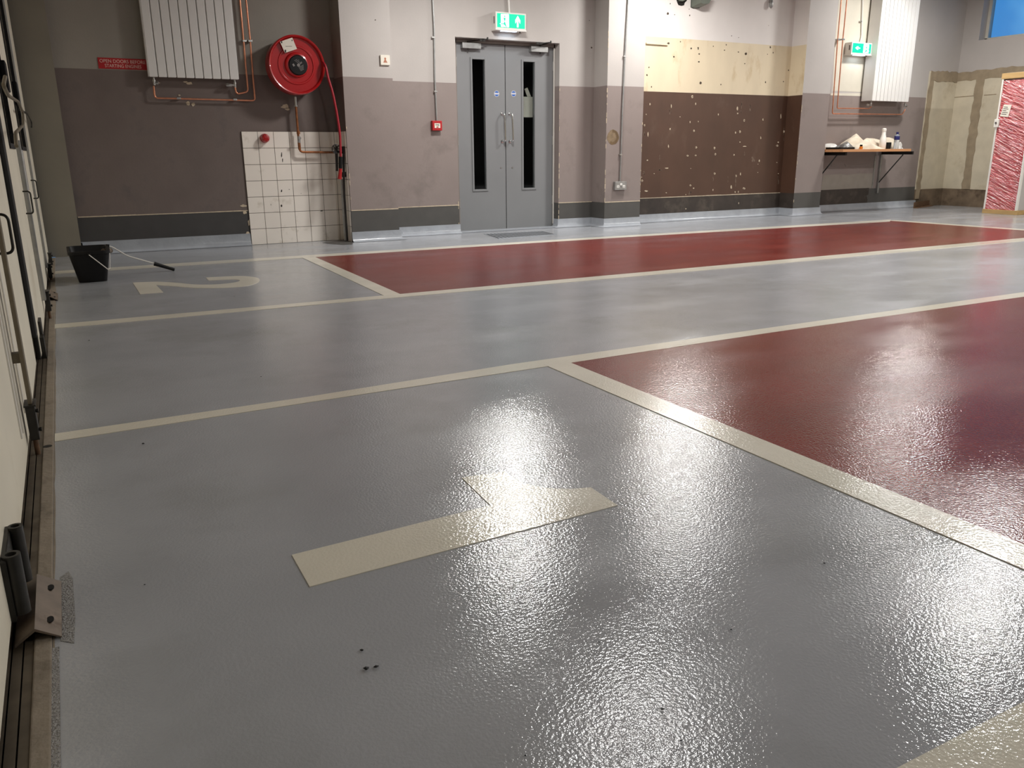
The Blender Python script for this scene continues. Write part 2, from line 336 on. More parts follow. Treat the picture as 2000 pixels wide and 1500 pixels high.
styles = [[(0, 'pier')], [(0, 'pier')], [(0, 'charcoal_s1'), (zk1, 's1_lower'), (zs1, 's1_upper')], [(0, 'charcoal_s1'), (zk2, 's1_lower'), (zp2, 's1_upper')],
          b_std(zk2, zp2), b_std(zk2, zp2), b_std(zk3, zs3), None, None, b_std(zk4, zs4), b_std(zk4, zs4), b_std(zk4p, zp4), b_std(zk4p, zp4),
          [(0, 'brown_dark'), (zkb, 'brown'), (zbr, 'cream'), (zcr, 'white_wall')], [(0, 'brown_dark'), (zkb, 'brown'), (zbr, 'cream'), (zcr, 'white_wall')],
          b_std(zk5, zp5), b_std(zk5, zp5), b_std(zkr, zr2), [(0, 'raw_base'), (.27, 'concrete'), (zcon, 'upper')]]
bm = NB()
def quad(bm, a, b, z0, z1, mi):
    f = bm.faces.new([bm.verts.new((a[0], a[1], z0)), bm.verts.new((b[0], b[1], z0)), bm.verts.new((b[0], b[1], z1)), bm.verts.new((a[0], a[1], z1))]); f.material_index = mi
for i in range(len(plan)-1):
    a, b2 = plan[i], plan[i+1]
    if a is None or b2 is None: continue
    st = styles[i]
    for j, (z0, mk) in enumerate(st):
        z1 = st[j+1][0] if j+1 < len(st) else CEIL
        quad(bm, a, b2, z0, z1, ix[mk])
ZO = 2.11
quad(bm, (3.995, YS), (5.33, YS), ZO, CEIL, ix['upper'])
YD = 8.80
for xx in (3.995, 5.33):                                  # door reveals
    quad(bm, (xx, YS), (xx, YD+.06), 0, zk4, ix['charcoal']); quad(bm, (xx, YS), (xx, YD+.06), zk4, zs4, ix['lower']); quad(bm, (xx, YS), (xx, YD+.06), zs4, ZO, ix['upper'])
f = bm.faces.new([bm.verts.new(p) for p in ((3.995, YS, ZO), (5.33, YS, ZO), (5.33, YD+.06, ZO), (3.995, YD+.06, ZO))]); f.material_index = ix['upper']
# solid mass behind the face so the wall has thickness
for x0, x1, y0 in ((-.32, 3.93, 8.78), (5.4, XR+.3, 8.78)): box(bm, x0, x1, y0, 9.0, 0, CEIL, mi=ix['upper'])
box(bm, 3.93, 5.4, 8.78, 9.0, 2.14, CEIL, mi=ix['upper'])
me = bpy.data.meshes.new('wall_back'); bm.to_mesh(me); bm.free()
for k in WM: me.materials.append(K[k])
wall = bpy.data.objects.new('wall_back', me); COL.objects.link(wall); struct(wall)
# --- coved resin skirting
def offset(path, d):
    out = []
    for i, p in enumerate(path):
        p = Vector(p)
        dirs = []
        if i > 0: dirs.append((p-Vector(path[i-1])).normalized())
        if i < len(path)-1: dirs.append((Vector(path[i+1])-p).normalized())
        ns = [Vector((t_.y, -t_.x)) for t_ in dirs]
        if len(ns) == 1: out.append(p+ns[0]*d)
        else:
            m_ = (ns[0]+ns[1]); m_ = m_/ (1+ns[0].dot(ns[1])) if (1+ns[0].dot(ns[1])) > 1e-6 else ns[0]
            out.append(p+m_*d)
    return out
prof = [(.07, .0025), (.05, .004), (.034, .010), (.021, .024), (.014, .045), (.012, .1), (0, .102)]
def cove(path, name, top=.10):
    bm = NB(); rows = [[bm.verts.new((q.x, q.y, z_ if z_ < .09 else z_-.10+top)) for q in offset(path, d_)] for d_, z_ in prof]
    for i in range(len(rows)-1):
        for k in range(len(path)-1): bm.faces.new((rows[i][k], rows[i][k+1], rows[i+1][k+1], rows[i+1][k]))
    return obj(name, bm, 'cove', smooth='auto')
base = struct(cove([(.09, 8.62), (.09, YA), (1.64, YA)], 'baseboard_back', .115))
for pth, tp in (([(2.62, YP), (3.15, YP), (3.15, YS), (4.0, YS)], .1), ([(5.33, YD-.02), (5.33, YS), (5.82, YS), (5.82, YP), (6.355, YP)], .1), ([(6.355, YS), (9.05, YS), (9.05, YP5), (9.58, YP5), (9.58, YR), (12.1, YR)], .1)):
    c_ = cove(pth, 'skirting', tp); c_.parent = base
# threshold strip under the double doors
bm = NB(); box(bm, 4.0, 5.33, 8.66, 8.9, .001, .012, .004); struct(obj('trim_1', bm, 'cove'))
# pale edge lines between paint bands
bm = NB()
for (x0, x1, z_, Y) in ((6.36, 9.05, zkb, YS), (5.33, 5.82, zk4, YS), (5.82, 6.355, zk4p, YP), (3.15, 3.995, zk3, YS), (2.63, 3.15, zk2, YP), (.1, 1.64, zk1, YA)):
    x = x0
    while x < x1:
        l_ = min(random.uniform(.15, .4), x1-x); box(bm, x, x+l_, Y-.002, Y, z_-.004, z_+.004+random.uniform(0, .003)); x += l_
lab(obj('paint_edge', bm, 'chip', wall), 'pale chipped line above the dark skirting band')
# chips where fixings were torn off: brown bay (listed at their places on the wall)
c7 = lambda x, y: (1200+x/5, 180+y/5); c6 = lambda x, y: (1200+x/5, y/5)
chips = [(760, 45, 14, 22), (793, 112, 7, 18), (347, 118, 9, 16), (555, 140, 9, 34), (310, 217, 6, 9), (640, 241, 6, 6), (1015, 218, 6, 18), (1200, 160, 10, 26), (1203, 208, 10, 12), (738, 293, 7, 18), (818, 288, 5, 12), (1268, 276, 12, 18), (1450, 268, 8, 16), (1625, 240, 6, 34), (293, 323, 14, 15), (543, 360, 8, 22), (777, 377, 13, 15), (327, 410, 9, 34), (1183, 397, 9, 18), (1225, 387, 13, 16), (1428, 448, 6, 22), (1655, 385, 11, 20), (527, 528, 7, 22), (797, 538, 13, 16), (977, 546, 14, 16), (1225, 488, 9, 9), (1600, 490, 11, 12), (1588, 524, 14, 17), (713, 620, 16, 12), (793, 618, 14, 12), (984, 606, 14, 14), (1168, 612, 10, 13), (1272, 530, 30, 8), (322, 665, 11, 11), (1413, 672, 9, 17), (512, 742, 30, 9), (978, 795, 14, 15), (1187, 817, 12, 18), (1230, 800, 7, 20), (270, 865, 18, 14), (740, 910, 15, 13), (773, 938, 13, 9), (1140, 930, 10, 26), (1265, 940, 16, 16), (310, 965, 24, 11), (505, 982, 10, 6), (962, 955, 7, 14), (697, 1000, 8, 6), (388, 795, 7, 6), (1585, 687, 8, 6), (1402, 703, 6, 5), (745, 745, 5, 5), (1400, 785, 6, 5), (1210, 972, 8, 14), (1178, 975, 9, 12), (1213, 1085, 7, 12), (697, 1138, 9, 9), (1600, 795, 7, 6), (262, 830, 14, 6)]
def irregular(cx_, cy_, rx, ry, n=9):
    return [(cx_+rx*math.cos(2*math.pi*k/n)*random.uniform(.55, 1.1), cy_+ry*math.sin(2*math.pi*k/n)*random.uniform(.55, 1.1)) for k in range(n)]
bm = NB(); bd = NB()
for x, y, rx, ry in chips:
    wallpoly(bm, [c7(*p) for p in irregular(x, y, rx*.72, ry*.78)], YS, .003)
    if rx > 11 and ry > 11: wallpoly(bd, [c7(*p) for p in irregular(x, y, rx*.32, ry*.32, 6)], YS-.003, .002)
lab(obj('paint_chip', bm, 'chip', wall), 'pale plaster chips in the brown paint')['kind'] = 'stuff'
K['scuff'] = mat('scuff', srgb(112, 94, 80), .55, var=.2, scale=18)
bm = NB()
for x, y, rx, ry in [(290, 400, 9, 60), (540, 200, 6, 50), (553, 175, 5, 30), (1240, 120, 9, 55), (1325, 150, 12, 50), (1235, 200, 10, 30), (1655, 380, 7, 45), (1650, 460, 8, 22), (1600, 880, 9, 85), (440, 640, 6, 40), (420, 760, 60, 8), (1350, 650, 30, 40), (1268, 595, 8, 34), (1110, 850, 6, 40), (740, 985, 26, 26), (1185, 880, 9, 70), (285, 790, 20, 20), (965, 850, 6, 30)]:
    for q in range(4):
        ox, oy = random.uniform(-.5, .5)*rx, random.uniform(-.6, .6)*ry
        wallpoly(bm, [c7(*p) for p in irregular(x+ox, y+oy, rx*.28+1, ry*.3+1, 8)], YS, .0012)
obj('scuff_mark', bm, 'scuff', wall)['kind'] = 'stuff'
for x, y, rx, ry in [(645, 408, 5, 8), (818, 470, 8, 18), (827, 527, 9, 10), (826, 603, 10, 10), (337, 657, 7, 8), (318, 733, 10, 12), (362, 848, 6, 9), (840, 810, 12, 14), (1092, 438, 5, 8), (750, 472, 10, 12), (1522, 462, 7, 12), (1700, 687, 7, 9), (1475, 803, 5, 12), (1272, 622, 6, 6), (1040, 825, 5, 10), (1283, 525, 12, 16), (1210, 508, 6, 7), (580, 555, 9, 12), (527, 425, 14, 14), (1495, 530, 5, 5), (1550, 515, 5, 9), (1650, 797, 6, 6), (965, 452, 7, 5), (1145, 350, 4, 5), (1213, 367, 4, 4), (523, 133, 14, 16), (545, 37, 5, 8), (587, 143, 5, 5), (730, 90, 4, 6), (735, 150, 6, 10), (1505, 250, 3, 3), (1075, 490, 6, 6)]:
    wallpoly(bd, [c6(*p) for p in irregular(x, y, rx, ry, 7)], YS, .002)
for x, y, rx, ry in [(1155, 93, 2, 2.4), (1151, 40, 1, 1), (733, 39, 1.4, 1.4)]:
    wallpoly(bd, irregular(x, y, rx, ry, 7), YS if x > 800 else YP, .002)
obj('fixing_hole', bd, 'chip_dark', wall)['kind'] = 'stuff'
# old plaster splashes in the radiator bay
bm = NB()
for x, y, rx, ry in [(370, 163, 7, 3.4), (362, 160, 5, 1.6), (367, 202, 4.6, 5), (377, 204, 4, 4), (557, 208, 9, 5.5), (561, 213, 5, 3), (309, 162, 4, 1.8), (350, 186, 3, 2), (475, 402, 7, 3), (478, 415, 5, 4), (487, 434, 3, 9), (484, 455, 5, 3)]:
    wallpoly(bm, irregular(x, y, rx, ry, 11), YA, .004)
lab(obj('plaster_patch', bm, 'chip', wall), 'rough pale plaster patches under the radiator')
# chipped arrises of the pillars
bm = NB()
for (X, Y, z0, z1) in ((2.63, YP, .1, 1.15), (6.35, YP, .1, 1.62), (5.82, YP, .2, 2.2), (9.055, YP5, .12, 1.62), (5.335, YS, .1, 1.6), (3.985, YS, .05, .42)):
    z_ = z0
    while z_ < z1:
        l_ = random.uniform(.01, .06); w_ = random.uniform(.003, .009)
        if random.random() < .38: box(bm, X-w_*.5, X+w_*.5, Y-.003, Y+.004, z_, z_+l_)
        z_ += l_+random.uniform(0, .03)
obj('chipped_corner', bm, 'chip', wall)
# brown ring stain on the second pillar
bm = NB()
oc = B(1197, 268, YP)
def ringpoly(bm, c, r0, r1, a0, a1, Y, d, n=26, jit=.004):
    o_ = []; i_ = []
    for k in range(n+1):
        a = a0+(a1-a0)*k/n; o_.append((c.x+math.cos(a)*(r1+random.uniform(-jit, jit)), Y, c.z+math.sin(a)*(r1+random.uniform(-jit, jit)))); i_.append((c.x+math.cos(a)*(r0+random.uniform(-jit, jit)), Y, c.z+math.sin(a)*(r0+random.uniform(-jit, jit))))
    return poly(bm, o_+i_[::-1], (0, -d, 0))
K['stain'] = mat('stain', srgb(124, 106, 82), .7, var=.25, scale=20); K['stain2'] = mat('stain2', srgb(104, 84, 58), .7, var=.25, scale=20)
ringpoly(bm, oc, .0, .085, 0, 6.2, YP, .001, 30, .006); lab(obj('stain_mark', bm, 'stain', wall), 'round brown stain left of the conduit')
bm = NB(); ringpoly(bm, oc, .055, .085, -2.2, 1.7, YP-.001, .001, 26, .005); obj('stain_mark', bm, 'stain2', wall)
# radiator recess on the right: lighter, unpainted patches
z8 = lambda L_: [(1560+x/4.545, y/4.545) for x, y in L_]
bm = NB(); wallpoly(bm, z8([(285, 828), (610, 828), (612, 856), (280, 846)]), YR, .002); wallpoly(bm, z8([(340, 0), (640, 0), (600, 820), (300, 806)]), YR, .0015)
K['buff'] = mat('buff', srgb(206, 200, 184), .65, var=.06, scale=4)
lab(obj('paint_patch', bm, 'buff', wall), 'unpainted buff patch behind the pipes')
z9 = lambda L_: [(1590+x/10, 240+y/10) for x, y in L_]
bm = NB(); wallpoly(bm, z9([(120, 1315), (1070, 1270), (1060, 1400), (1020, 1420), (1040, 1500), (1030, 1580), (600, 1590), (110, 1640)]), YR, .003)
lab(obj('paint_patch', bm, 'brown_dark', wall), 'black unpainted patch below the shelf')
bm = NB(); wallpoly(bm, z9([(180, 1020), (520, 1000), (640, 1020), (840, 990), (1150, 985), (1120, 1265), (130, 1310)]), YR, .002)
K['grey_patch'] = mat('grey_patch', srgb(142, 134, 124), .7, var=.08, scale=8)
lab(obj('paint_patch', bm, 'grey_patch', wall), 'paler grey patch of plaster under the shelf')
bm = NB(); wallpoly(bm, z9([(590, 800), (820, 815), (1110, 790), (1110, 850), (860, 865), (620, 860)]), YR, .006); wallpoly(bm, z9([(330, 805), (430, 820), (390, 870), (330, 850)]), YR, .006)
lab(obj('plaster_patch', bm, 'lower', wall), 'raised plaster smear below the shelf')
# --- right wall with high window; the corner is bare render crossed by mortar chases
winY0, winY1, winZ0, winZ1 = 5.2, 8.45, 2.50, 3.35
bm = NB()
WR = ['raw_base', 'concrete', 'upper']
def rq(y0, y1, z0, z1, mi): 
    f = bm.faces.new([bm.verts.new(p) for p in ((XR, y0, z0), (XR, y1, z0), (XR, y1, z1), (XR, y0, z1))]); f.material_index = mi
rq(YBK, YR, 0, .27, 0); rq(YBK, YR, .27, 2.03, 1); rq(YBK, YR, 2.03, winZ0, 2); rq(YBK, YR, winZ1, CEIL, 2); rq(YBK, winY0, winZ0, winZ1, 2); rq(winY1, YR, winZ0, winZ1, 2)
for pts in (((XR, winY0, winZ0), (XR, winY1, winZ0), (XR+.3, winY1, winZ0), (XR+.3, winY0, winZ0)), ((XR, winY1, winZ0), (XR, winY1, winZ1), (XR+.3, winY1, winZ1), (XR+.3, winY1, winZ0)),
            ((XR, winY0, winZ0), (XR, winY0, winZ1), (XR+.3, winY0, winZ1), (XR+.3, winY0, winZ0)), ((XR, winY0, winZ1), (XR, winY1, winZ1), (XR+.3, winY1, winZ1), (XR+.3, winY0, winZ1))):
    f = bm.faces.new([bm.verts.new(p) for p in pts]); f.material_index = 2
me = bpy.data.meshes.new('wall_right'); bm.to_mesh(me); bm.free()
for k in WR: me.materials.append(K[k])
wallr = bpy.data.objects.new('wall_right', me); COL.objects.link(wallr); struct(wallr)
def rough_strip(a, b2, w_, n, jit):       # ragged strip between two points (u, z)
    a = Vector(a); b2 = Vector(b2); t_ = (b2-a).normalized(); nn_ = Vector((-t_.y, t_.x)); s1 = []; s2 = []
    for k in range(n+1):
        p = a+(b2-a)*k/n; s1.append(p+nn_*(w_/2+random.uniform(-jit, jit))); s2.append(p-nn_*(w_/2+random.uniform(-jit, jit)))
    return s1+s2[::-1]
bm = NB()
poly(bm, [(XR, p.x, p.y) for p in rough_strip((7.0, 2.02), (YR, 1.985), .13, 22, .012)], (-.006, 0, 0))
va, vb = R(1914, 158, XR), R(1886, 369, XR)
poly(bm, [(XR, p.x, p.y) for p in rough_strip((va.y, 1.97), (vb.y, .27), .135, 20, .014)], (-.008, 0, 0))
lab(obj('mortar_chase', bm, 'mortar', wallr), 'brown mortar strips on the side wall')
bm = NB()
pa, pb = B(1818, 146, YR), B(1796, 366, YR)
poly(bm, [(p.x, YR, p.y) for p in rough_strip(((pa.x+pb.x)/2, 2.02), ((pa.x+pb.x)/2, .12), .10, 22, .014)], (0, -.006, 0))
poly(bm, [(p.x, YR, p.y) for p in rough_strip((pa.x, 1.985), (XR, 1.985), .15, 12, .014)], (0, -.008, 0))
lab(obj('mortar_chase', bm, 'mortar', wall), 'brown mortar strips left of the corner')
bm = NB()   # old dado crack in the bare render
for p0_, p1_ in ((R(1855, 191, XR), R(1903, 187, XR)), (R(1922, 186, XR), R(1946, 184, XR))):
    tube(bm, [p0_, p1_], .006, 6)
obj('crack', bm, 'mortar', wallr)
# bottom plinth step of unpainted masonry in the corner
bm = NB(); box(bm, XR-.02, XR, 7.3, YR, 0, .26); box(bm, 12.2, XR, YR-.02, YR, 0, .26); obj('bare_masonry', bm, 'raw_base', wallr)
# window
win = struct(bpy.data.objects.new('window_1', None)); COL.objects.link(win); win.location = (XR+.2, 7, winZ0)
bm = NB(); XW = XR+.14
for a in ((winY0, winY1, winZ0, winZ0+.035), (winY0, winY1, winZ1-.05, winZ1), (winY0, winY0+.05, winZ0, winZ1), (winY1-.045, winY1, winZ0, winZ1), (6.55, 6.6, winZ0, winZ1)):
    box(bm, XW, XW+.05, a[0], a[1], a[2], a[3], .004)
obj('window_frame', bm, 'sill_light', win)
bm = NB(); box(bm, XW+.02, XW+.026, winY0+.03, winY1-.03, winZ0+.02, winZ1-.02); obj('pane', bm, 'glass', win)
# left, front walls (doors fill the left side; the rest lies behind the viewer)
bm = NB(); box(bm, -.6, -.32, YBK, 9.0, 2.9, CEIL); box(bm, -.6, -.45, YBK, 9.0, -.05, 2.9); struct(obj('wall_left', bm, 'void'))
bm = NB(); box(bm, -.6, XR+.3, YBK-.2, YBK, -.1, CEIL); struct(obj('wall_front', bm, 'void'))
# corridor behind the double doors
bm = NB(); box(bm, 3.6, 5.8, 10.6, 10.8, -.1, 2.7, mi=0); box(bm, 3.5, 3.6, 9.0, 10.8, -.1, 2.7); box(bm, 5.8, 5.9, 9.0, 10.8, -.1, 2.7); box(bm, 3.5, 5.9, 9.0, 10.8, 2.6, 2.7); box(bm, 3.5, 5.9, 9.0, 10.8, -.12, -.02)
struct(obj('wall_corridor', bm, 'void'))
# tiled splashback: part of the wall
tw = bpy.data.objects.new('trim_2', None); COL.objects.link(tw); struct(tw); tw.location = (2.15, YA, 0)
tx0, tx1, tz1 = 1.645, 2.62, zp(560, 257, YA-.012)
bm = NB(); box(bm, tx0, tx1, YA-.008, YA, .0, tz1); obj('grout', bm, 'grout', tw)
bm = NB(); rows = 7; cols = [1.645]; 
th = tz1/rows
xx = tx0
gx = [B(q, 300, YA).x for q in (475.5, 503.5, 536, 568.5, 600, 630.5)]
gx = [tx0+.156*k for k in range(7)]
for r_ in range(rows):
    for c_ in range(7):
        x0 = gx[c_]; x1 = min(gx[c_]+.156, tx1)
        if x1-x0 < .02: continue
        o_ = random.uniform(-.0008, .0008); box(bm, x0+.0022, x1-.0022, YA-.013+o_, YA-.006, r_*th+.0022, (r_+1)*th-.0022, .0012)
# returns onto the pillar side
for r_ in range(rows):
    for c_ in range(2):
        y1 = YA-.012-c_*.15; y0 = max(y1-.15, YP+.01)
        box(bm, 2.613, 2.626, y0+.002, y1-.002, r_*th+.002, (r_+1)*th-.002, .001)
K['tile'] = K['tile']; lab(obj('wall_tile', bm, 'tile', tw), 'white glazed square wall tiles')['kind'] = 'stuff'
bm = NB()
for x, y, rx, ry in [(550, 302, 1.6, 6), (552, 313, 1, 5), (565, 370, 1.2, 1), (529, 400, 1, 1), (550, 402, 2, 3), (628, 412, 3, 1.4), (550, 373, 1.5, 3), (588, 378, .8, .8)]:
    wallpoly(bm, irregular(x, y, rx, ry, 7), YA-.0138, .0006)
obj('tile_mark', bm, 'ink', tw)
# ================================================================== DOUBLE DOOR
door = bpy.data.objects.new('door_1', None); COL.objects.link(door); struct(door); door.location = (4.67, YD, 0)
DX0, DXM, DX1, DZ = 4.055, 4.672, 5.312, 2.068
bm = NB(); box(bm, 3.996, DX0-.004, YD-.02, YD+.06, 0, DZ+.04); box(bm, DX1+.004, 5.329, YD-.02, YD+.06, 0, DZ+.04); box(bm, 3.996, 5.329, YD-.02, YD+.06, DZ+.004, ZO)
obj('door_frame', bm, 'door_frame', door)
bm = NB(); box(bm, DX1-.002, DX1+.012, YD-.026, YD-.012, .04, DZ); lab(obj('frame_edge', bm, 'white_paint', door), 'bare white edge of the frame')
for side, (x0, x1) in enumerate(((DX0, DXM-.005), (DXM+.005, DX1))):
    gx0, gx1 = ((B(924, 240, YD).x, B(948, 240, YD).x), (B(1022, 240, YD).x, B(1044, 240, YD).x))[side]
    gz0, gz1 = .48, 1.905
    bm = NB()
    for a in ((x0, gx0, .012, DZ), (gx1, x1, .012, DZ), (gx0, gx1, .012, gz0), (gx0, gx1, gz1, DZ)): box(bm, a[0], a[1], YD, YD+.045, a[2], a[3])
    leaf = lab(obj('door_leaf', bm, 'door_grey', door), ('left', 'right')[side]+' grey door leaf with narrow window')
    bm = NB(); fwid = .022
    for a in ((gx0-fwid, gx0, gz0-fwid, gz1+fwid), (gx1, gx1+fwid, gz0-fwid, gz1+fwid), (gx0, gx1, gz0-fwid, gz0), (gx0, gx1, gz1, gz1+fwid)): box(bm, a[0], a[1], YD-.009, YD+.002, a[2], a[3], .003)
    f_ = obj('glazing_bead', bm, 'door_grey', leaf); f_.matrix_parent_inverse = Matrix()
    bm = NB(); box(bm, gx0, gx1, YD+.018, YD+.024, gz0, gz1); p_ = obj('pane', bm, 'glass', leaf); p_.matrix_parent_inverse = Matrix()
    # pull handle
    hx = (B(982, 250, YD).x, B(997, 250, YD).x)[side]; z0, z1 = B(982, 276, YD).z, B(982, 222, YD).z
    bm = NB(); tube(bm, fillet([(hx-.012, YD, z1), (hx-.004, YD-.055, z1), (hx+.006, YD-.055, z0), (hx-.006, YD, z0)], .035, 6), .0095, 12)
    for z_ in (z0, z1): lathe(bm, [(.018, 0), (.018, -.006), (.012, -.008)], (hx-.01, YD, z_), 'y', 20)
    h_ = obj('handle', bm, 'chrome', leaf, 'auto'); h_.matrix_parent_inverse = Matrix()
    # round blue fire door sticker
    cx_ = B((970, 1003)[side], 183, YD)
    bm = NB(); lathe(bm, [(.0325, 0), (.0325, -.001)], (cx_.x, YD, cx_.z), 'y', 28); s_ = obj('sticker', bm, 'white_plastic', leaf)
    s_.matrix_parent_inverse = Matrix()
    bm = NB()
    for sgn in (1, -1):
        pts = [(cx_.x+.029*math.cos(a), YD-.001, cx_.z+sgn*(.029*math.sin(a))) for a in [math.radians(8+k*164/14) for k in range(15)]]
        poly(bm, pts, (0, -.0006, 0))
    s2 = obj('sticker_print', bm, 'blue', leaf); s2.matrix_parent_inverse = Matrix()
    for q in (0,): 
        tt = text_mesh('sticker_text', 'FIRE DOOR', .0105, 'white_plastic', (cx_.x, YD-.0018, cx_.z+.0085), leaf, depth=.0002); tt.matrix_parent_inverse = Matrix()
        tt = text_mesh('sticker_text', 'KEEP SHUT', .0105, 'white_plastic', (cx_.x, YD-.0018, cx_.z-.0085), leaf, depth=.0002); tt.matrix_parent_inverse = Matrix()
    # closer
    k0 = B((903, 1037)[side], (98, 104)[side], YD-.04).x if False else None
    c0, c1 = ((B(902, 90, YD-.04).x, B(938, 90, YD-.04).x), (B(1036, 96, YD-.04).x, B(1069, 96, YD-.04).x))[side]
    zt = B((920, 1052)[side], (84, 91)[side], YD-.04).z; zb = B((920, 1052)[side], (95, 102)[side], YD-.04).z
    bm = NB(); box(bm, c0, c1, YD-.06, YD, zb, zt, .004); cl = obj('closer', bm, 'galv', leaf); cl.matrix_parent_inverse = Matrix()
    sx_ = c0+(c1-c0)*(.35, .6)[side]
    bm = NB(); lathe(bm, [(.009, zb-.02), (.011, zb-.012), (.007, zb), (.007, zt), (.008, zt+.02)], (sx_, YD-.035, 0), 'z', 14)
    far = (sx_+.20, YD-.115, zt+.045) if side == 0 else (sx_+.09, YD-.115, zt+.045)
    tube(bm, [(sx_, YD-.035, zt+.014), far], .006, 8); tube(bm, [far, (far[0]-.07 if side == 0 else far[0]-.16, YS-.012+.0, zt+.02)], .006, 8)
    lathe(bm, [(.011, far[2]-.012), (.011, far[2]+.014)], (far[0], far[1], 0), 'z', 12)
    box(bm, (far[0]-.1 if side == 0 else far[0]-.2), (far[0]-.03 if side == 0 else far[0]-.12), YS-.012, YS, zt+.012, zt+.032)
    ca = lab(obj('closer_arm', bm, 'black_steel', door, 'auto'), 'dark folding closer arm')
    # keyhole, hinges
    bm = NB(); lathe(bm, [(.008, 0), (.008, -.004)], (hx-.03 if side == 0 else hx+.02, YD, .72), 'y', 14); kk = obj('keyhole', bm, 'steel', leaf); kk.matrix_parent_inverse = Matrix()
    hxx = x0 if side == 0 else x1
    for z_ in (.28, .98, 1.82):
        bm = NB(); lathe(bm, [(.007, z_), (.007, z_+.1)], (hxx+(-.001 if side == 0 else .001), YD-.006, 0), 'z', 10); hh_ = obj('hinge', bm, 'steel', leaf, 'auto'); hh_.matrix_parent_inverse = Matrix()
bm = NB(); box(bm, DXM-.004, DXM+.004, YD+.01, YD+.02, .012, DZ); obj('meeting_gap', bm, 'void', door)
# sheets seen through the right pane
gxa, gxb = B(1023, 210, YD+.04).x, B(1041, 210, YD+.04).x
bm = NB(); box(bm, gxa, gxb, YD+.05, YD+.10, B(1030, 229, YD+.05).z, B(1030, 189, YD+.05).z, .002)
tag(obj('paper_box', bm, 'paper'), 'white box seen through the right door window', 'box')
p1, p2 = B(1024, 173, YD+.07), B(1031, 189, YD+.07)
bm = NB(); poly(bm, [B(1024, 174, YD+.07), B(1030, 171, YD+.07), B(1037, 188.5, YD+.07), B(1030, 189, YD+.07)], (0, .004, 0))
tag(obj('paper_card', bm, 'paper'), 'small slanted white card sticking up behind the right door window', 'card')
# floor drain grille in front of the door
dr = thing('floor_grille', 'narrow slotted metal drain grille in the floor before the grey double door', 'grille', (4.5, 8.1, 0))
gc = [G(x, y) for x, y in ((945, 457), (974, 467), (1087, 458.5), (1058, 451.5))]
bm = NB(); poly(bm, [(p.x, p.y, .0002) for p in gc], (0, 0, .003)); obj('frame', bm, 'cove', dr)
bm = NB(); A_, Bq, Cq, Dq = gc
nsl = 17
for k in range(nsl):
    t0, t1 = (k+.2)/nsl, (k+.8)/nsl
    p = [A_.lerp(Dq, t0), A_.lerp(Dq, t1), Bq.lerp(Cq, t1), Bq.lerp(Cq, t0)]
    c_ = sum(p, Vector())/4; p = [c_+(q-c_)*.82 for q in p]
    poly(bm, [(q.x, q.y, .0028) for q in p], (0, 0, .0012))
obj('slot', bm, 'black', dr)['kind'] = 'stuff'
# ================================================================== RADIATORS
def radiator(name, label, x0, x1, z0, z1, yf, yb, n):
    t = thing(name, label, 'radiator', ((x0+x1)/2, yb, z0))
    w_ = (x1-x0)/n
    for k in range(n):
        bm = NB(); box(bm, x0+k*w_+.004, x0+(k+1)*w_-.004, yf, yf+.022, z0, z1, .004); obj('section', bm, 'rad_white', t)
    bm = NB(); box(bm, x0+.004, x1-.004, yf+.02, yb-.03, z0+.012, z1-.01); obj('back_panel', bm, 'rad_white', t)
    bm = NB()
    for x in (x0, x1):
        bm = NB(); box(bm, x-.003, x+.004, yf+.004, yb-.028, z0+.004, z1); obj('side_cover', bm, 'rad_white', t)
    bm = NB()
    for x in (x0+.14, x1-.14): box(bm, x-.015, x+.015, yb-.03, yb, z0+.1, z1-.1)
    obj('wall_bracket', bm, 'galv', t)
    return t
r1 = radiator('radiator', 'white panel radiator high on the dim wall beside the red warning sign', .852, 1.652, 1.592, 3.1, 8.60, YA, 10)
rx0, rx1 = B(1725, 0, 8.5).x, B(1798, 0, 8.5).x
r2 = radiator('radiator', 'bright white panel radiator above the wall shelf', rx0, rx1, B(1740, 198, 8.5).z, 3.3, 8.50, YR, 10)
def valve(bm, x, y, z, d):
    lathe(bm, [(.010, 0), (.010, -.02), (.015, -.022), (.015, -.04), (.011, -.042), (.011, -.07)], (x, y, z), 'z', 12)
    lathe(bm, [(.010, 0), (.010, d*.03), (.016, d*.032), (.018, d*.075), (.014, d*.085)], (x, y, z-.05), 'x', 14)
for (t, x, y, z, d, l_) in ((r1, B(300, 152, 8.64).x, 8.64, 1.592, .45, 'plain lockshield valve'), (r1, B(458, 155, 8.64).x, 8.64, 1.592, -1, 'white thermostatic valve'), (r2, B(1702, 198, 8.6).x, 8.6, B(1740, 198, 8.5).z, -1, 'thermostatic valve'), (r2, B(1768, 200, 8.6).x, 8.6, B(1740, 198, 8.5).z, .5, 'plain lockshield valve')):
    bm = NB(); valve(bm, x, y, z, d); lab(obj('valve', bm, 'steel', t, 'auto'), l_)
def pipe(name, label, px, Y, r, m, cat='pipe', group=None, fil=.03, top=None, clips=()):
    t = thing(name, label, cat, B(*px[-1], Y), group)
    pts = [B(x, y, Y) for x, y in px]
    if top: pts = [Vector((pts[0].x, Y, top))]+pts
    bm = NB(); tube(bm, fillet(pts, fil), r, 10); obj('tube', bm, m, t, 'auto')
    for cx_, cy_, Yw in clips:
        c = B(cx_, cy_, Y); bm = NB(); box(bm, c.x-.018, c.x+.018, Y-r*1.2, Yw, c.z-.009, c.z+.009, .002); obj('clip', bm, 'steel', t)
    return t
pipe('copper_pipe', 'inner copper pipe looping under the left radiator to its right valve', [(468.5, 0), (475.5, 78), (484.5, 179), (462, 184), (458.5, 169)], 8.66, .0085, 'copper', top=3.6, clips=((477.5, 80, YA),))
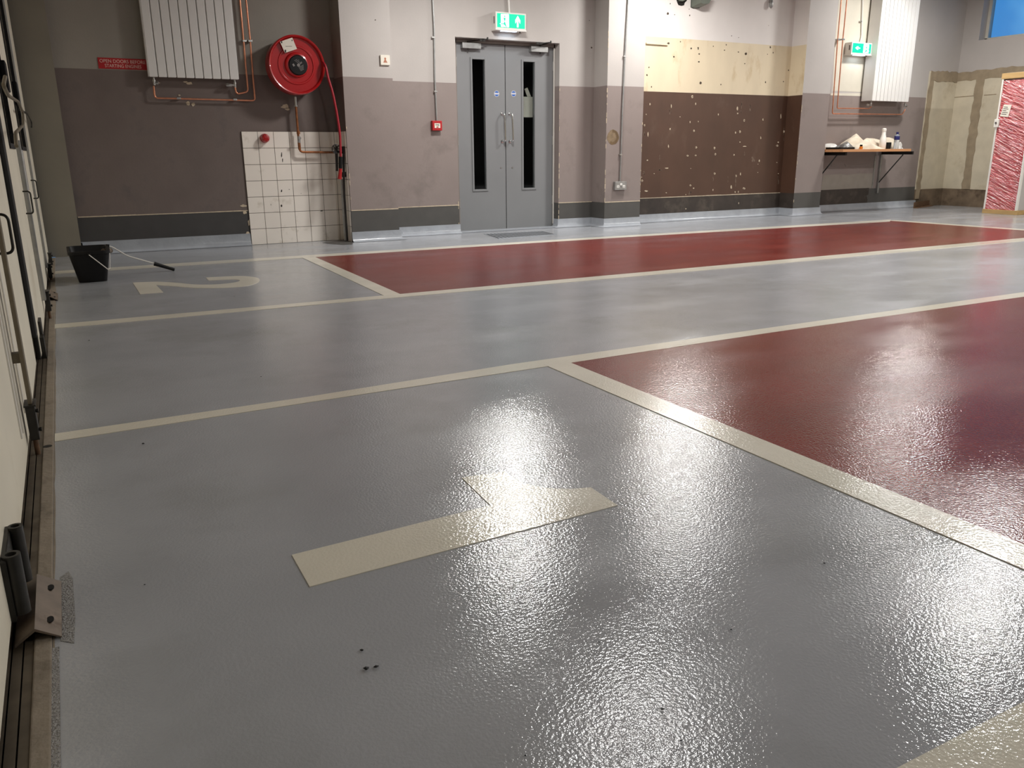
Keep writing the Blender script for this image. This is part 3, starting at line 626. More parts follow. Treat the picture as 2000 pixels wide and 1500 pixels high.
pipe('copper_pipe', 'outer copper pipe running right under the left radiator to its left valve', [(480.5, 0), (488.5, 78), (498, 196.5), (302.5, 191.5), (300, 168)], 8.655, .0085, 'copper', top=3.6, clips=((488.5, 80, YA), (459, 194.5, YA), (349, 192, YA)))
pipe('copper_pipe', 'outer copper pipe below the right radiator to its right valve', [(1643, 0), (1636, 78), (1625.5, 222), (1762, 223.5), (1768, 214)], 8.62, .0085, 'copper', top=3.6, clips=((1637.5, 77, YR),))
pipe('copper_pipe', 'inner copper pipe beside the lit arrow sign to the left valve of the right radiator', [(1654, 0), (1646, 78), (1635, 211.5), (1698, 212), (1702, 208)], 8.61, .0085, 'copper', top=3.6, clips=((1647, 77, YR),))
# ================================================================== RED WARNING SIGN
sg = thing('warning_sign', 'small red sign reading open doors before starting engines, left of the radiator', 'sign', (.65, YA, 1.65))
sa, sb = B(190, 112, YA-.006), B(287, 137, YA-.006)
bm = NB(); box(bm, sa.x, sb.x+.012, YA-.006, YA, sb.z, sa.z, .001); obj('plate', bm, 'sign_red', sg)
cxs = (sa.x+sb.x)/2; hh = sa.z-sb.z
text_mesh('lettering', 'OPEN DOORS BEFORE', .041, 'sign_text', (cxs+.004, YA-.0068, sb.z+hh*.69), sg, sx=.93)
text_mesh('lettering', 'STARTING ENGINES', .041, 'sign_text', (cxs+.004, YA-.0068, sb.z+hh*.27), sg, sx=.83)
# ================================================================== HOSE REEL
rc = B(580, 127, 8.47); RR = .275
reel = thing('hose_reel', 'large red round fire hose reel on the wall above the white tiles', 'fire hose reel', (rc.x, YA, rc.z))
RY = 8.47
bm = NB()
lathe(bm, [(RR-.004, .018), (RR, .006), (RR, -.004), (RR-.008, -.01), (RR-.018, -.006), (RR-.028, .018), (.245, .024), (.185, .020), (.178, .012), (.165, .012), (.158, .022), (.122, .022), (.114, .012), (.108, .0), (.097, -.004), (.095, .004), (.02, .004)], (rc.x, RY, rc.z), 'y', 72)
obj('face_disc', bm, 'reel_red', reel, 'auto')
bm = NB(); lathe(bm, [(.12, .03), (RR-.01, .03), (RR, .036), (RR-.002, .15), (RR-.02, .155), (.1, .155)], (rc.x, RY-.005, rc.z), 'y', 64); obj('drum', bm, 'reel_red', reel, 'auto')
bm = NB(); lathe(bm, [(.05, .14), (.05, YA-RY)], (rc.x, RY, rc.z), 'y', 20); box(bm, rc.x-.07, rc.x+.07, YA-.02, YA, rc.z-.14, rc.z+.14); obj('wall_bracket', bm, 'reel_red', reel)
dc = Vector((rc.x+.012, RY, rc.z-.002))
bm = NB(); lathe(bm, [(.001, -.012), (.086, -.010), (.092, -.004), (.094, .006)], dc, 'y', 40); hub = lab(obj('hub_label', bm, 'black', reel, 'auto'), 'black round instruction label')
bm = NB()
for k in range(5):
    for (u, v, l_) in ((.0-.01*k, .045-.010*k, .045),):
        a = math.radians(28); c = Vector((dc.x+.005-.0+.012*k*.5, 0, dc.z+.052-.0125*k))
        x0 = c.x-.02; box(bm, x0, x0+.03+.008*(k % 2), RY-.0135, RY-.0115, c.z-.0018, c.z+.0018)
box(bm, dc.x-.052, dc.x-.034, RY-.0135, RY-.0115, dc.z+.010, dc.z+.034)
for k in range(4): box(bm, dc.x-.01, dc.x+.045-.006*k, RY-.0135, RY-.0115, dc.z-.022-.011*k, dc.z-.018-.011*k)
box(bm, dc.x+.022, dc.x+.030, RY-.0135, RY-.0115, dc.z+.004, dc.z+.016); box(bm, dc.x+.036, dc.x+.044, RY-.0135, RY-.0115, dc.z+.004, dc.z+.016)
lathe(bm, [(.013, -.0125), (.015, -.0135), (.012, -.0137)], (dc.x, RY, dc.z), 'y', 20)
for v in bm.verts:
    a = math.radians(-28); u, q = v.co.x-dc.x, v.co.z-dc.z; v.co.x = dc.x+u*math.cos(-a)-q*math.sin(-a); v.co.z = dc.z+u*math.sin(-a)+q*math.cos(-a)
lp = obj('label_print', bm, 'hub_print', hub)
bm = NB(); zz = lambda x, y: (500+x/9.375, 50+y/9.375)
poly(bm, [B(*zz(*p), RY-.008) for p in ((438, 296), (662, 218), (750, 428), (528, 502))], (0, -.0012, 0)); obj('paper_tag', bm, 'paper', reel)
for p in ((470, 305, 12, 16), (538, 468, 14, 26), (660, 270, 8, 14), (600, 380, 60, 3)):
    bm = NB(); poly(bm, [B(*zz(p[0]+sx_*p[2], p[1]+sy_*p[3]), RY-.0095) for sx_, sy_ in ((-1, -1), (1, -1), (1, 1), (-1, 1))], (0, -.0004, 0))
    obj('tag_print', bm, 'ink', reel)
hp = [B(x, y, 8.42) for x, y in ((636, 128), (640, 150), (650, 182), (658, 222), (664, 262), (665.5, 308))]
bm = NB(); tube(bm, fillet([(hp[0].x-.02, 8.53, hp[0].z+.07)]+hp, .06), .0125, 12); obj('hose', bm, 'hose_red', reel, 'auto')
n0, n1, n2, n3 = [B(*p, 8.42) for p in ((665.5, 306), (665, 329), (663.5, 333), (663, 350))]
bm = NB(); tube(bm, [n0, n1], .021, 14, r1=.019); lab(obj('nozzle', bm, 'black', reel, 'auto'), 'black hose nozzle')
bm = NB(); tube(bm, [n2+(n1-n2)*1.2, n3], .016, 14, r1=.022); lab(obj('nozzle_tip', bm, 'reel_red', reel, 'auto'), 'red nozzle tip')
# supply pipe
sp = thing('supply_pipe', 'brown water pipe dropping from the hose reel across the white tiles', 'pipe', (2.3, YA, .9))
P = lambda x, y: B(x, y, 8.63)
bm = NB(); tube(bm, [P(576.5, 189), P(578, 208)], .013, 14); lathe(bm, [(.02, 0), (.02, -.012)], P(578, 206), 'z', 14); lab(obj('upper_tube', bm, 'steel', sp, 'auto'), 'bright steel top piece')
bm = NB(); tube(bm, fillet([P(578, 208), P(582, 258), P(585.5, 297), P(652, 297.5)], .04), .0115, 12); tube(bm, [P(582.5, 256), P(583, 262)], .018, 12); tube(bm, [P(584, 278), P(585.3, 292)], .0145, 12); obj('tube', bm, 'old_copper', sp, 'auto')
bm = NB(); tube(bm, [P(583.5, 266), P(584.3, 279)], .0155, 12); lathe(bm, [(.006, 0), (.006, -.03), (.014, -.031), (.014, -.038)], P(584, 270), 'y', 12); obj('valve', bm, 'galv', sp, 'auto')
bp_ = thing('drain_pipe', 'pair of dark pipes with a tap in the corner behind the hose nozzle', 'pipe', (2.57, 8.62, 0))
PP = lambda x, y: B(x, y, 8.46)
bm = NB(); tube(bm, fillet([PP(671, 288), PP(671.5, 345), PP(672.5, 380), PP(678.5, 470)], .03), .011, 10); lab(obj('tube', bm, 'black_pipe', bp_, 'auto'), 'thin black pipe down to the floor')
bm = NB(); tube(bm, [B(667, 350, 8.56), B(675, 470, 8.56)], .014, 12); lab(obj('tube', bm, 'galv', bp_, 'auto'), 'grey pipe down to the floor')
bm = NB(); tube(bm, [PP(653, 297), PP(674, 295)], .014, 10); tube(bm, [PP(657, 285), PP(658, 334)], .013, 10); tube(bm, [PP(670.5, 286), PP(671.5, 300)], .02, 12); tube(bm, [PP(671, 336), PP(672, 346)], .022, 10)
obj('valve', bm, 'black_pipe', bp_, 'auto')
bm = NB(); c = PP(655, 291); 
for a in range(0, 360, 45): tube(bm, [c, c+Vector((.045*math.cos(math.radians(a)), -.03, .045*math.sin(math.radians(a))))], .005, 6)
ringc = [c+Vector((.043*math.cos(math.radians(a)), -.032, .043*math.sin(math.radians(a)))) for a in range(0, 361, 20)]
tube(bm, ringc, .005, 8); obj('hand_wheel', bm, 'black_pipe', bp_, 'auto')
# dark patch on the floor at its foot
bm = NB(); pts = [G(x, y) for x, y in ((630, 474), (648, 477), (672, 478.5), (688, 477.5), (690, 472), (676, 470), (655, 471))]; poly(bm, [(p.x, p.y, .0001) for p in pts], (0, 0, .002)); lab(obj('floor_dark_patch', bm, 'charcoal', floor), 'dark patch at the foot of the pipes')
# red alarm sounder on the tiles
bc = B(517.5, 270, YA-.04)
bell = thing('alarm_sounder', 'small round red alarm sounder on the top row of white tiles', 'alarm', (bc.x, YA, bc.z))
bm = NB(); lathe(bm, [(.001, -.05), (.02, -.05), (.034, -.044), (.041, -.03), (.042, 0), (.038, .022)], (bc.x, YA-.035, bc.z), 'y', 32); obj('dome', bm, 'reel_red', bell, 'auto')
bm = NB()
for a in range(0, 360, 60): lathe(bm, [(.003, 0), (.003, -.003)], (bc.x+.026*math.cos(math.radians(a)), YA-.080, bc.z+.026*math.sin(math.radians(a))), 'y', 8)
obj('screw', bm, 'steel', bell)['kind'] = 'stuff'
bm = NB(); lathe(bm, [(.044, 0), (.044, .02)], (bc.x, YA-.033, bc.z), 'y', 32); obj('base', bm, 'sign_red', bell, 'auto')
# ================================================================== conduits, call point, socket, switch
pipe('conduit', 'galvanised conduit running down to the red call point left of the door', [(845, 0), (848, 60), (849, 150), (853, 236)], YS-.018, .0095, 'galv', 'conduit', top=3.7, clips=((846, 73, YS), (850.5, 179, YS)))
pipe('conduit', 'thin conduit running down the pillar to the double socket', [(1227, 0), (1220.5, 110), (1215.5, 220), (1211, 355)], YP-.016, .0085, 'galv', 'conduit', top=3.7, clips=((1220.5, 110, YP), (1212, 302, YP)))
pipe('conduit', 'white conduit above the arrow-up exit sign', [(993, 0), (994.5, 26)], YS-.016, .0125, 'white_plastic', 'conduit', top=3.7)
pipe('conduit', 'thin white conduit above the arrow-left exit sign', [(1685, 0), (1683.5, 45), (1683, 70), (1680, 82)], YR-.02, .008, 'white_plastic', 'conduit', top=3.7, clips=((1681, 42, YR),))
ca, cb = B(844.5, 235.5, 8.63), B(864, 255, 8.63)
cp = thing('call_point', 'small red break-glass fire call point left of the grey double door', 'fire alarm', ((ca.x+cb.x)/2, YS, cb.z))
bm = NB(); box(bm, ca.x, cb.x, 8.63, YS, cb.z, ca.z, .006); obj('housing', bm, 'sign_red', cp)
bm = NB(); mx_ = (ca.x+cb.x)/2; mz_ = (ca.z+cb.z)/2; box(bm, mx_-.034, mx_+.034, 8.6285, 8.631, mz_-.025, mz_+.024, .001); lab(obj('press_panel', bm, 'paper', cp), 'white press panel')
text_mesh('lettering', 'FIRE', .026, 'ink', (mx_, 8.628, mz_+.006), cp)
bm = NB(); box(bm, mx_-.012, mx_+.012, 8.627, 8.629, mz_-.020, mz_-.01); obj('symbol', bm, 'sign_red', cp)
ka, kb = B(1202, 355, YP-.045), B(1224, 370.5, YP-.045)
sk = thing('wall_socket', 'metal-clad double power socket low on the pillar right of the door', 'socket', ((ka.x+kb.x)/2, YP, kb.z))
bm = NB(); box(bm, ka.x, kb.x, YP-.042, YP, kb.z, ka.z, .004); obj('back_box', bm, 'galv', sk)
bm = NB(); mx_ = (ka.x+kb.x)/2; mz_ = (ka.z+kb.z)/2
for dx in (-.042, .042):
    bm = NB(); box(bm, mx_+dx-.018, mx_+dx+.018, YP-.046, YP-.041, mz_-.026, mz_+.006, .002); ou = obj('outlet', bm, 'white_plastic', sk)
    bm = NB()
    for q in ((0, .0, .002, .006), (-.009, -.012, .004, .002), (.009, -.012, .004, .002)): box(bm, mx_+dx+q[0]-q[2], mx_+dx+q[0]+q[2], YP-.0468, YP-.0455, mz_-.006+q[1]-q[3], mz_-.006+q[1]+q[3])
    obj('pin_hole', bm, 'black', ou)['kind'] = 'stuff'
bm = NB(); box(bm, mx_-.016, mx_+.016, YP-.048, YP-.041, mz_+.004, mz_+.03, .002); obj('switch', bm, 'white_plastic', sk)
wa, wb = B(743, 107, YP-.02), B(762, 127.5, YP-.02)
sw = thing('wall_plate', 'small white square wall plate with a faded red emblem on the pillar', 'wall plate', ((wa.x+wb.x)/2, YP, wb.z))
bm = NB(); box(bm, wa.x, wb.x, YP-.018, YP, wb.z, wa.z, .003); obj('plate', bm, 'paper', sw)
mx_ = (wa.x+wb.x)/2; mz_ = (wa.z+wb.z)/2
bm = NB(); lathe(bm, [(.01, 0), (.01, -.001)], (mx_, YP-.0185, mz_+.014), 'y', 14); poly(bm, [(mx_-.022, YP-.0185, mz_-.024), (mx_+.022, YP-.0185, mz_-.024), (mx_+.006, YP-.0185, mz_+.004), (mx_-.006, YP-.0185, mz_+.004)], (0, -.001, 0))
K['faded'] = mat('faded', srgb(178, 120, 96), .8); obj('emblem', bm, 'faded', sw)
# ================================================================== EXIT SIGNS
def exit_sign(label, a, b2, yf, yw, flip):
    x0, x1, z0, z1 = a.x, b2.x, b2.z, a.z
    t = thing('exit_sign', label, 'exit sign', ((x0+x1)/2, yw, z0)); W_, H_ = x1-x0, z1-z0
    bm = NB(); box(bm, x0, x1, yf, yw, z0, z1, .006); box(bm, x0-.006, x1+.004, yf-.004, yw, z0-.008, z0+.008, .003); obj('housing', bm, 'white_plastic', t)
    mX, mZ = W_*.045, H_*.09
    bm = NB(); box(bm, x0+mX, x1-mX, yf-.002, yf+.001, z0+mZ+.006, z1-mZ); obj('lit_panel', bm, 'green_lit', t)
    u = lambda p, q: ((x0+mX+(W_-2*mX)*(1-p if flip else p)), yf-.0025, z0+mZ+.006+(H_-2*mZ-.006)*q)
    bm = NB()
    poly(bm, [u(p, q) for p, q in ((.13, .95), (.42, .97), (.42, .04), (.34, .04), (.27, .48), (.22, .28), (.13, .28))], (0, -.001, 0))   # doorway with the runner's legs cut out
    poly(bm, [u(p, q) for p, q in ((.13, .22), (.23, .22), (.32, .04), (.13, .04))], (0, -.001, 0))
    poly(bm, [u(p, q) for p, q in ((.08, .26), (.13, .29), (.13, .22))], (0, -.001, 0)); obj('running_figure', bm, 'white_lit', t)
    bm = NB(); poly(bm, [u(p, q) for p, q in ((.235, .80), (.27, .86), (.30, .80), (.27, .74))], (0, -.0016, 0))
    poly(bm, [u(p, q) for p, q in ((.22, .70), (.30, .72), (.285, .48), (.25, .47))], (0, -.0016, 0)); obj('figure_body', bm, 'green_lit', t)
    arrow = [(-.06, -.42), (-.06, .1), (-.18, -.16), (-.2, .08), (-.0, .42), (.2, .08), (.18, -.16), (.06, .1), (.06, -.42)]
    ac = (.74, .5); bm = NB(); ar = W_/H_
    if flip: pts = [u(1-(.27+(-y*.9)/ar*.9), .5+x*.9) for x, y in arrow]
    else: pts = [u(ac[0]+x*.9/ar*1.1, ac[1]+y) for x, y in arrow]
    poly(bm, pts, (0, -.001, 0)); obj('arrow', bm, 'white_lit', t)
    bm = NB(); box(bm, x0+W_*.2, x0+W_*.7, yf+.005, yf+.045, z0-.014, z0-.006, .002); obj('downlight', bm, 'lens_lit', t)
    bm = NB(); lathe(bm, [(.006, -.02), (.006, -.008)], (x0+W_*.82, yf+.02, z0), 'z', 12); obj('test_knob', bm, 'black', t)
    bm = NB(); box(bm, x0-.002, x0+.001, yf+.03, yf+.045, z0+H_*.35, z0+H_*.75); obj('side_vent', bm, 'ink', t)
    area('sign_glow', (x0+x1)/2, yf+.03, z0-.02, W_*.5, .03, .25, (.7, .85, 1)); return t
exit_sign('lit green exit sign with upward arrow above the grey double door', B(968, 22, 8.58), B(1027.5, 61, 8.58), 8.58, YS, False)
a_, b_ = B(1664.5, 81.5, 8.60), B(1701.5, 108, 8.60)
exit_sign('lit green exit sign with leftward arrow beside the right radiator', a_, b_, 8.60, YR, True)
# ================================================================== bits on the brown bay
cb_ = thing('bracket_bar', 'short cream painted bar left on the wall at the left of the cream band', 'bar', B(1283, 86, YS))
q0, q1 = B(1262, 84.5, YS-.012), B(1304, 86.5, YS-.012)
bm = NB(); box(bm, q0.x, q1.x, YS-.022, YS, q0.z-.008, q0.z+.008, .002); obj('bar', bm, 'cream', cb_)
bm = NB(); wallpoly(bm, [(x/20+1300, y/20) for x, y in ((400, -60), (450, 90), (500, 200), (620, 232), (720, 205), (745, 110), (830, 20), (840, -60))], YS, .002); obj('wall_hole', bm, 'hole', wall)
du = thing('duct_stub', 'cut grey metal duct stub poking from the wall above the cream band', 'duct', B(1358, 0, YS))
dpt = [B(x/20+1300, y/20, YS-.002) for x, y in ((1005, -80), (995, 280), (1090, 325), (1310, 310), (1500, -60))]
bm = NB(); poly(bm, dpt, (.02, -.16, .03)); obj('casing', bm, 'duct', du)
dk = [sum(dpt, Vector())/5+(p-sum(dpt, Vector())/5)*1.08 for p in dpt]
bm = NB(); poly(bm, [Vector((p.x, YS-.0005, p.z)) for p in dk], (0, -.003, 0)); obj('wall_hole', bm, 'hole', wall)
bm = NB(); wallpoly(bm, [(x/20+1300, y/20) for x, y in ((480, -60), (500, 50), (620, 65), (760, -10), (780, -60))], YS-.002, .03)
tag(obj('pipe_stub', bm, 'duct'), 'dark cut pipe end inside the ragged wall hole, left of the duct stub', 'pipe')
pc = B(1508, 8, YS-.05); bm = NB(); lathe(bm, [(.012, .05), (.02, .04), (.024, 0), (.022, -.03), (.010, -.05)], (pc.x, YS-.035, pc.z), 'z', 20); box(bm, pc.x-.008, pc.x+.008, YS-.03, YS, pc.z+.02, pc.z+.12)
tag(obj('wall_sensor', bm, 'galv', None, 'auto'), 'small grey sensor hanging on the white wall at the top, left of the right pillar', 'sensor')
# ================================================================== SHELF with things on it
SY0, SY1 = 8.12, YR
sx0, sx1 = 9.60, B(1780, 291, SY0).x; sz1 = B(1700, 291.5, SY0).z; sz1 = (B(1643, 293.5, SY0).z+B(1778, 289, SY0).z)/2; sz0 = sz1-.036
shf = thing('wall_shelf', 'wooden work shelf on metal brackets under the right radiator', 'shelf', ((sx0+sx1)/2, YR, sz0))
bm = NB(); box(bm, sx0, sx1, SY0, SY1, sz0, sz1, .004); obj('board', bm, 'wood', shf)
for bx in (9.72, B(1716, 330, YR).x):
    bm = NB(); box(bm, bx-.018, bx+.018, SY0+.04, YR-.03, sz0-.045, sz0, .004); obj('arm', bm, 'black', shf)
    bm = NB(); tube(bm, [(bx, SY0+.2, sz0-.045), (bx, YR-.03, sz0-.46)], .009, 8); obj('brace', bm, 'black_steel', shf, 'auto')
    bm = NB(); box(bm, bx-.016, bx+.016, YR-.035, YR, sz0-.62, sz0, .003); obj('upright', bm, 'galv', shf)
mb = B(1707, 330, YR).x; bm = NB(); box(bm, mb-.014, mb+.014, YR-.006, YR, B(1703, 367, YR).z, sz0-.06)
for k in range(30): pass
tag(obj('metal_bead', bm, 'galv', None), 'pale perforated metal strip fixed upright to the wall under the shelf', 'metal strip')
CY = 8.36
def on(px): return B(px, 290, CY).x
def drape(name, label, px0, px1, ztop_px, seed, y0, y1, m='cloth', amp=.3, nx=44, ny=24):
    """crumpled cloth heap: height field with folds, closed at the shelf"""
    rnd = random.Random(seed); x0, x1 = B(px0, 290, (y0+y1)/2).x, B(px1, 290, (y0+y1)/2).x; H_ = [B(p[0], p[1], (y0+y1)/2) for p in ztop_px]
    ph = [(rnd.uniform(2, 7), rnd.uniform(2, 7), rnd.uniform(0, 6.3), rnd.uniform(.5, 1)) for _ in range(7)]
    def top(x):
        if x <= H_[0].x: return H_[0].z
        for a, b2 in zip(H_, H_[1:]):
            if a.x <= x <= b2.x:
                t_ = (x-a.x)/(b2.x-a.x); t_ = t_*t_*(3-2*t_); return a.z*(1-t_)+b2.z*t_
        return H_[-1].z
    bm = NB(); V_ = []
    for j in range(ny+1):
        row = []
        for i in range(nx+1):
            u, v = i/nx, j/ny; x = x0+(x1-x0)*u; y_ = y0+(y1-y0)*v
            e = (math.sin(math.pi*u)**.28)*(math.sin(math.pi*v)**.4) if 0 < u < 1 and 0 < v < 1 else 0
            fold = sum(math.sin(a*6*u+b_*5*v+c)*d for a, b_, c, d in ph)/7
            z_ = sz1+.001+(top(x)-sz1)*e*(1+amp*fold*.55)
            row.append(bm.verts.new((x+.012*math.sin(9*v+seed), y_+.03*math.sin(7*u+seed)*e, max(z_, sz1+.001))))
        V_.append(row)
    for j in range(ny):
        for i in range(nx): bm.faces.new((V_[j][i], V_[j][i+1], V_[j+1][i+1], V_[j+1][i]))
    rim = [V_[0][i] for i in range(nx+1)]+[V_[j][nx] for j in range(1, ny+1)]+[V_[ny][i] for i in range(nx-1, -1, -1)]+[V_[j][0] for j in range(ny-1, 0, -1)]
    bm.faces.new(rim)
    return tag(obj(name, bm, m, None, 'auto'), label, 'cloth')
drape('dust_sheet', 'crumpled cream dust sheet standing highest on the shelf pile', 1647, 1683, ((1647, 276), (1660, 268), (1672, 262), (1680, 264), (1683, 280)), 2, 8.42, 8.66)
drape('dust_sheet', 'cream dust sheet heaped behind the white bottle on the shelf', 1684, 1724, ((1684, 274), (1693, 268), (1706, 271), (1716, 273), (1724, 276)), 5, 8.44, 8.66)
drape('dust_sheet', 'cream dust sheet spread low at the front of the shelf pile', 1664, 1716, ((1664, 282), (1675, 278), (1690, 273), (1702, 280), (1716, 286)), 9, 8.18, 8.40, amp=.4)
drape('dust_sheet', 'small cream cloth draped behind the water bottle on the shelf', 1725, 1746, ((1725, 272), (1735, 268), (1742, 271), (1746, 280)), 12, 8.46, 8.64)
drape('plastic_bag', 'crumpled grey plastic bag left of the dust sheets on the shelf', 1641, 1661, ((1641, 285), (1645, 279), (1655, 277), (1661, 283)), 15, 8.22, 8.42, m='galv')['category'] = 'bag'
drape('paper_tissue', 'crumpled white tissue at the left end of the shelf', 1612, 1629, ((1612, 284), (1619, 281), (1624, 280), (1629, 286)), 18, 8.50, 8.68, m='milky')['category'] = 'tissue'
drape('paper_ball', 'small white crumpled ball right of the water bottle on the shelf', 1751.5, 1758, ((1751.5, 280), (1755, 276.5), (1758, 284)), 21, 8.40, 8.50, m='milky', nx=20, ny=14)['category'] = 'paper'
tx = B(1614, 290, 8.3).x
bm = NB(); box(bm, 9.64, 9.93, 8.2, 8.46, sz1, sz1+.028, .006); tag(obj('plastic_tray', bm, 'black', None), 'flat black tray at the left end of the shelf', 'tray')
bm = NB(); pts = [(9.98, 8.16), (10.2, 8.15), (10.28, 8.3), (10.02, 8.34)]; poly(bm, [(x, y, sz1+.0005) for x, y in pts], (0, 0, .005)); tag(obj('paper_sheet', bm, 'paper', None), 'white paper lying on the shelf in front of the grey bag', 'paper')
bx = B(1723, 290, CY).x; zt = B(1723, 250, CY).z
wb_ = thing('squeeze_bottle', 'tall white plastic bottle with a long neck on the shelf', 'bottle', (bx, CY, sz1)); HB = zt-sz1
bm = NB(); lathe(bm, [(.043, 0), (.047, .006), (.047, HB*.42), (.042, HB*.52), (.030, HB*.68), (.026, HB*.86)], (bx, CY, sz1), 'z', 28); obj('body', bm, 'milky', wb_, 'auto')
bm = NB(); lathe(bm, [(.030, HB*.84), (.032, HB*.9), (.030, HB*.97), (.012, HB)], (bx, CY, sz1), 'z', 24); box(bm, bx-.01, bx+.035, CY-.012, CY+.012, sz1+HB*.92, sz1+HB*.98, .004); obj('cap', bm, 'white_plastic', wb_, 'auto')
bx2 = B(1749.5, 290, CY).x; zt = B(1750, 258, CY).z; H2 = zt-sz1
wt = thing('water_bottle', 'clear water bottle with dark blue cap near the right end of the shelf', 'bottle', (bx2, CY, sz1))
bm = NB(); lathe(bm, [(.036, 0), (.038, .01), (.035, H2*.2), (.038, H2*.4), (.038, H2*.55)], (bx2, CY, sz1), 'z', 28); lathe(bm, [(.037, H2*.55), (.038, H2*.75), (.030, H2*.82), (.014, H2*.88), (.014, H2*.92)], (bx2, CY, sz1), 'z', 28); obj('body', bm, 'pet', wt, 'auto')
bm = NB(); lathe(bm, [(.0385, H2*.54), (.0395, H2*.56), (.0395, H2*.74), (.0385, H2*.76)], (bx2, CY, sz1), 'z', 28); obj('wrapper', bm, 'navy', wt, 'auto')
bm = NB(); lathe(bm, [(.018, H2*.88), (.019, H2*.9), (.018, H2)], (bx2, CY, sz1), 'z', 24); obj('cap', bm, 'navy', wt, 'auto')
bx3 = B(1733, 290, 8.42).x; bm = NB(); lathe(bm, [(.035, 0), (.045, .004), (.05, .06), (.048, .095), (.043, .095), (.03, .02), (.001, .015)], (bx3, 8.42, sz1), 'z', 28)
tag(obj('plastic_pot', bm, 'black', None, 'auto'), 'small black pot between the two bottles on the shelf', 'pot')
bx4 = B(1681.5, 290, 8.155).x; op = thing('adhesive_pot', 'tiny orange pot with a dark lid at the front edge of the shelf', 'pot', (bx4, 8.155, sz1))
bm = NB(); lathe(bm, [(.022, 0), (.023, .003), (.023, .034), (.018, .038)], (bx4, 8.155, sz1), 'z', 20); obj('body', bm, 'orange', op, 'auto')
bm = NB(); lathe(bm, [(.017, .037), (.019, .04), (.017, .062)], (bx4, 8.155, sz1), 'z', 20); obj('lid', bm, 'black', op, 'auto')
# ================================================================== RED FILM-WRAPPED DOOR ASSEMBLY against the right wall
XD = 11.65
ryF, ryN = R(1921, 408, XD).y, R(1984, 421, XD).y
ztop = R(1956, 155, XD).z
rd = thing('wrapped_door', 'tall red door wrapped in clear film on a timber plinth at the right edge', 'door', (XD+.2, (ryF+ryN)/2, 0))
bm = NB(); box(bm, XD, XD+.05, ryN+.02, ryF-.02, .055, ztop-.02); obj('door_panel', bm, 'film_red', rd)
bm = NB(); box(bm, XD-.012, XD+.4, ryF-.022, ryF, .055, ztop, .002); box(bm, XD-.012, XD+.03, ryN, ryN+.022, .055, ztop, .002)
obj('white_edge', bm, 'white_paint', rd)
bm = NB(); box(bm, XD+.03, XD+.95, ryN, ryF-.024, .055, ztop+.08); lab(obj('side_panel', bm, 'upper', rd), 'grey side panel')
bm = NB(); box(bm, XD-.02, XD+.97, ryN-.015, ryF+.005, 0, .06, .003); lab(obj('plinth', bm, 'timber', rd), 'bare timber plinth')
bm = NB(); box(bm, XD-.016, XD+.95, ryN-.1, ryF+.012, ztop, ztop+.075, .003); lab(obj('head_board', bm, 'timber', rd), 'bare timber head board')
bm = NB(); tg = [R(x, y, XD-.004) for x, y in ((1961, 204), (1976, 205), (1969, 228.5), (1953, 227))]; poly(bm, tg, (-.002, 0, 0)); tgo = lab(obj('paper_label', bm, 'paper', rd), 'white printed label')
bm = NB()
for k, (u0, u1) in enumerate(((.1, .6), (.1, .75), (.1, .55), (.1, .8), (.1, .7))):
    v = .18+k*.15; a = tg[0].lerp(tg[3], v); b2 = tg[1].lerp(tg[2], v); p = a.lerp(b2, u0); q = a.lerp(b2, u1)
    poly(bm, [(XD-.0065, p.y, p.z), (XD-.0065, q.y, q.z), (XD-.0065, q.y, q.z-.008), (XD-.0065, p.y, p.z-.008)], (-.0005, 0, 0))
obj('label_print', bm, 'ink', rd)
lk = R(1947, 240, XD-.01); bm = NB(); box(bm, XD-.03, XD, lk.y-.035, lk.y+.03, lk.z-.06, lk.z+.05, .006); obj('lock_case', bm, 'white_paint', rd)
bm = NB(); lathe(bm, [(.012, 0), (.012, -.012)], (XD-.028, lk.y, lk.z), 'x', 14); obj('lock_barrel', bm, 'ink', rd)
# metal angle lying in the corner
bm = NB(); a = G(1792, 407); b2 = G(1824, 402); d_ = (b2-a); d_.z = 0; nrm_ = Vector((-d_.y, d_.x, 0)).normalized()
poly(bm, [a, b2, b2+nrm_*.06, a+nrm_*.06], (0, 0, .006)); poly(bm, [a+nrm_*.06, b2+nrm_*.06, b2+nrm_*.066, a+nrm_*.066], (0, 0, .09))
tag(obj('metal_angle', bm, 'rust', None), 'rusty perforated metal angle lying on the floor in the far corner', 'metal strip')
# ================================================================== BUCKET and ROLLER
zr = .235
bk = thing('bucket', 'black rectangular plastic bucket standing on the grey floor by the left pier', 'bucket', (.11, 6.85, 0))
fl0, fl1 = G(155, 553), G(211, 551)
rl, rr_ = B(133, 492, 6.66), B(213, 490, 6.66); zr = (rl.z+rr_.z)/2
x0b, x1b, yb0, yb1 = fl0.x, fl1.x, fl0.y, fl0.y+.34
x0t, x1t, yt0, yt1 = rl.x, rr_.x, 6.66, 7.13
bm = NB()
def ring(x0, x1, y0, y1, z, r, n=5):
    out = []
    for (cx_, cy_, a0) in ((x1-r, y0+r, -90), (x1-r, y1-r, 0), (x0+r, y1-r, 90), (x0+r, y0+r, 180)):
        for k in range(n+1):
            a = math.radians(a0+90*k/n); out.append(bm.verts.new((cx_+r*math.cos(a), cy_+r*math.sin(a), z)))
    return out
R_ = [ring(x0b, x1b, yb0, yb1, 0.0, .03), ring(x0t, x1t, yt0, yt1, zr-.025, .045), ring(x0t-.008, x1t+.008, yt0-.008, yt1+.008, zr-.022, .05), ring(x0t-.008, x1t+.008, yt0-.008, yt1+.008, zr, .05),
      ring(x0t+.006, x1t-.006, yt0+.006, yt1-.006, zr, .04), ring(x0b+.006, x1b-.006, yb0+.006, yb1-.006, .008, .028)]
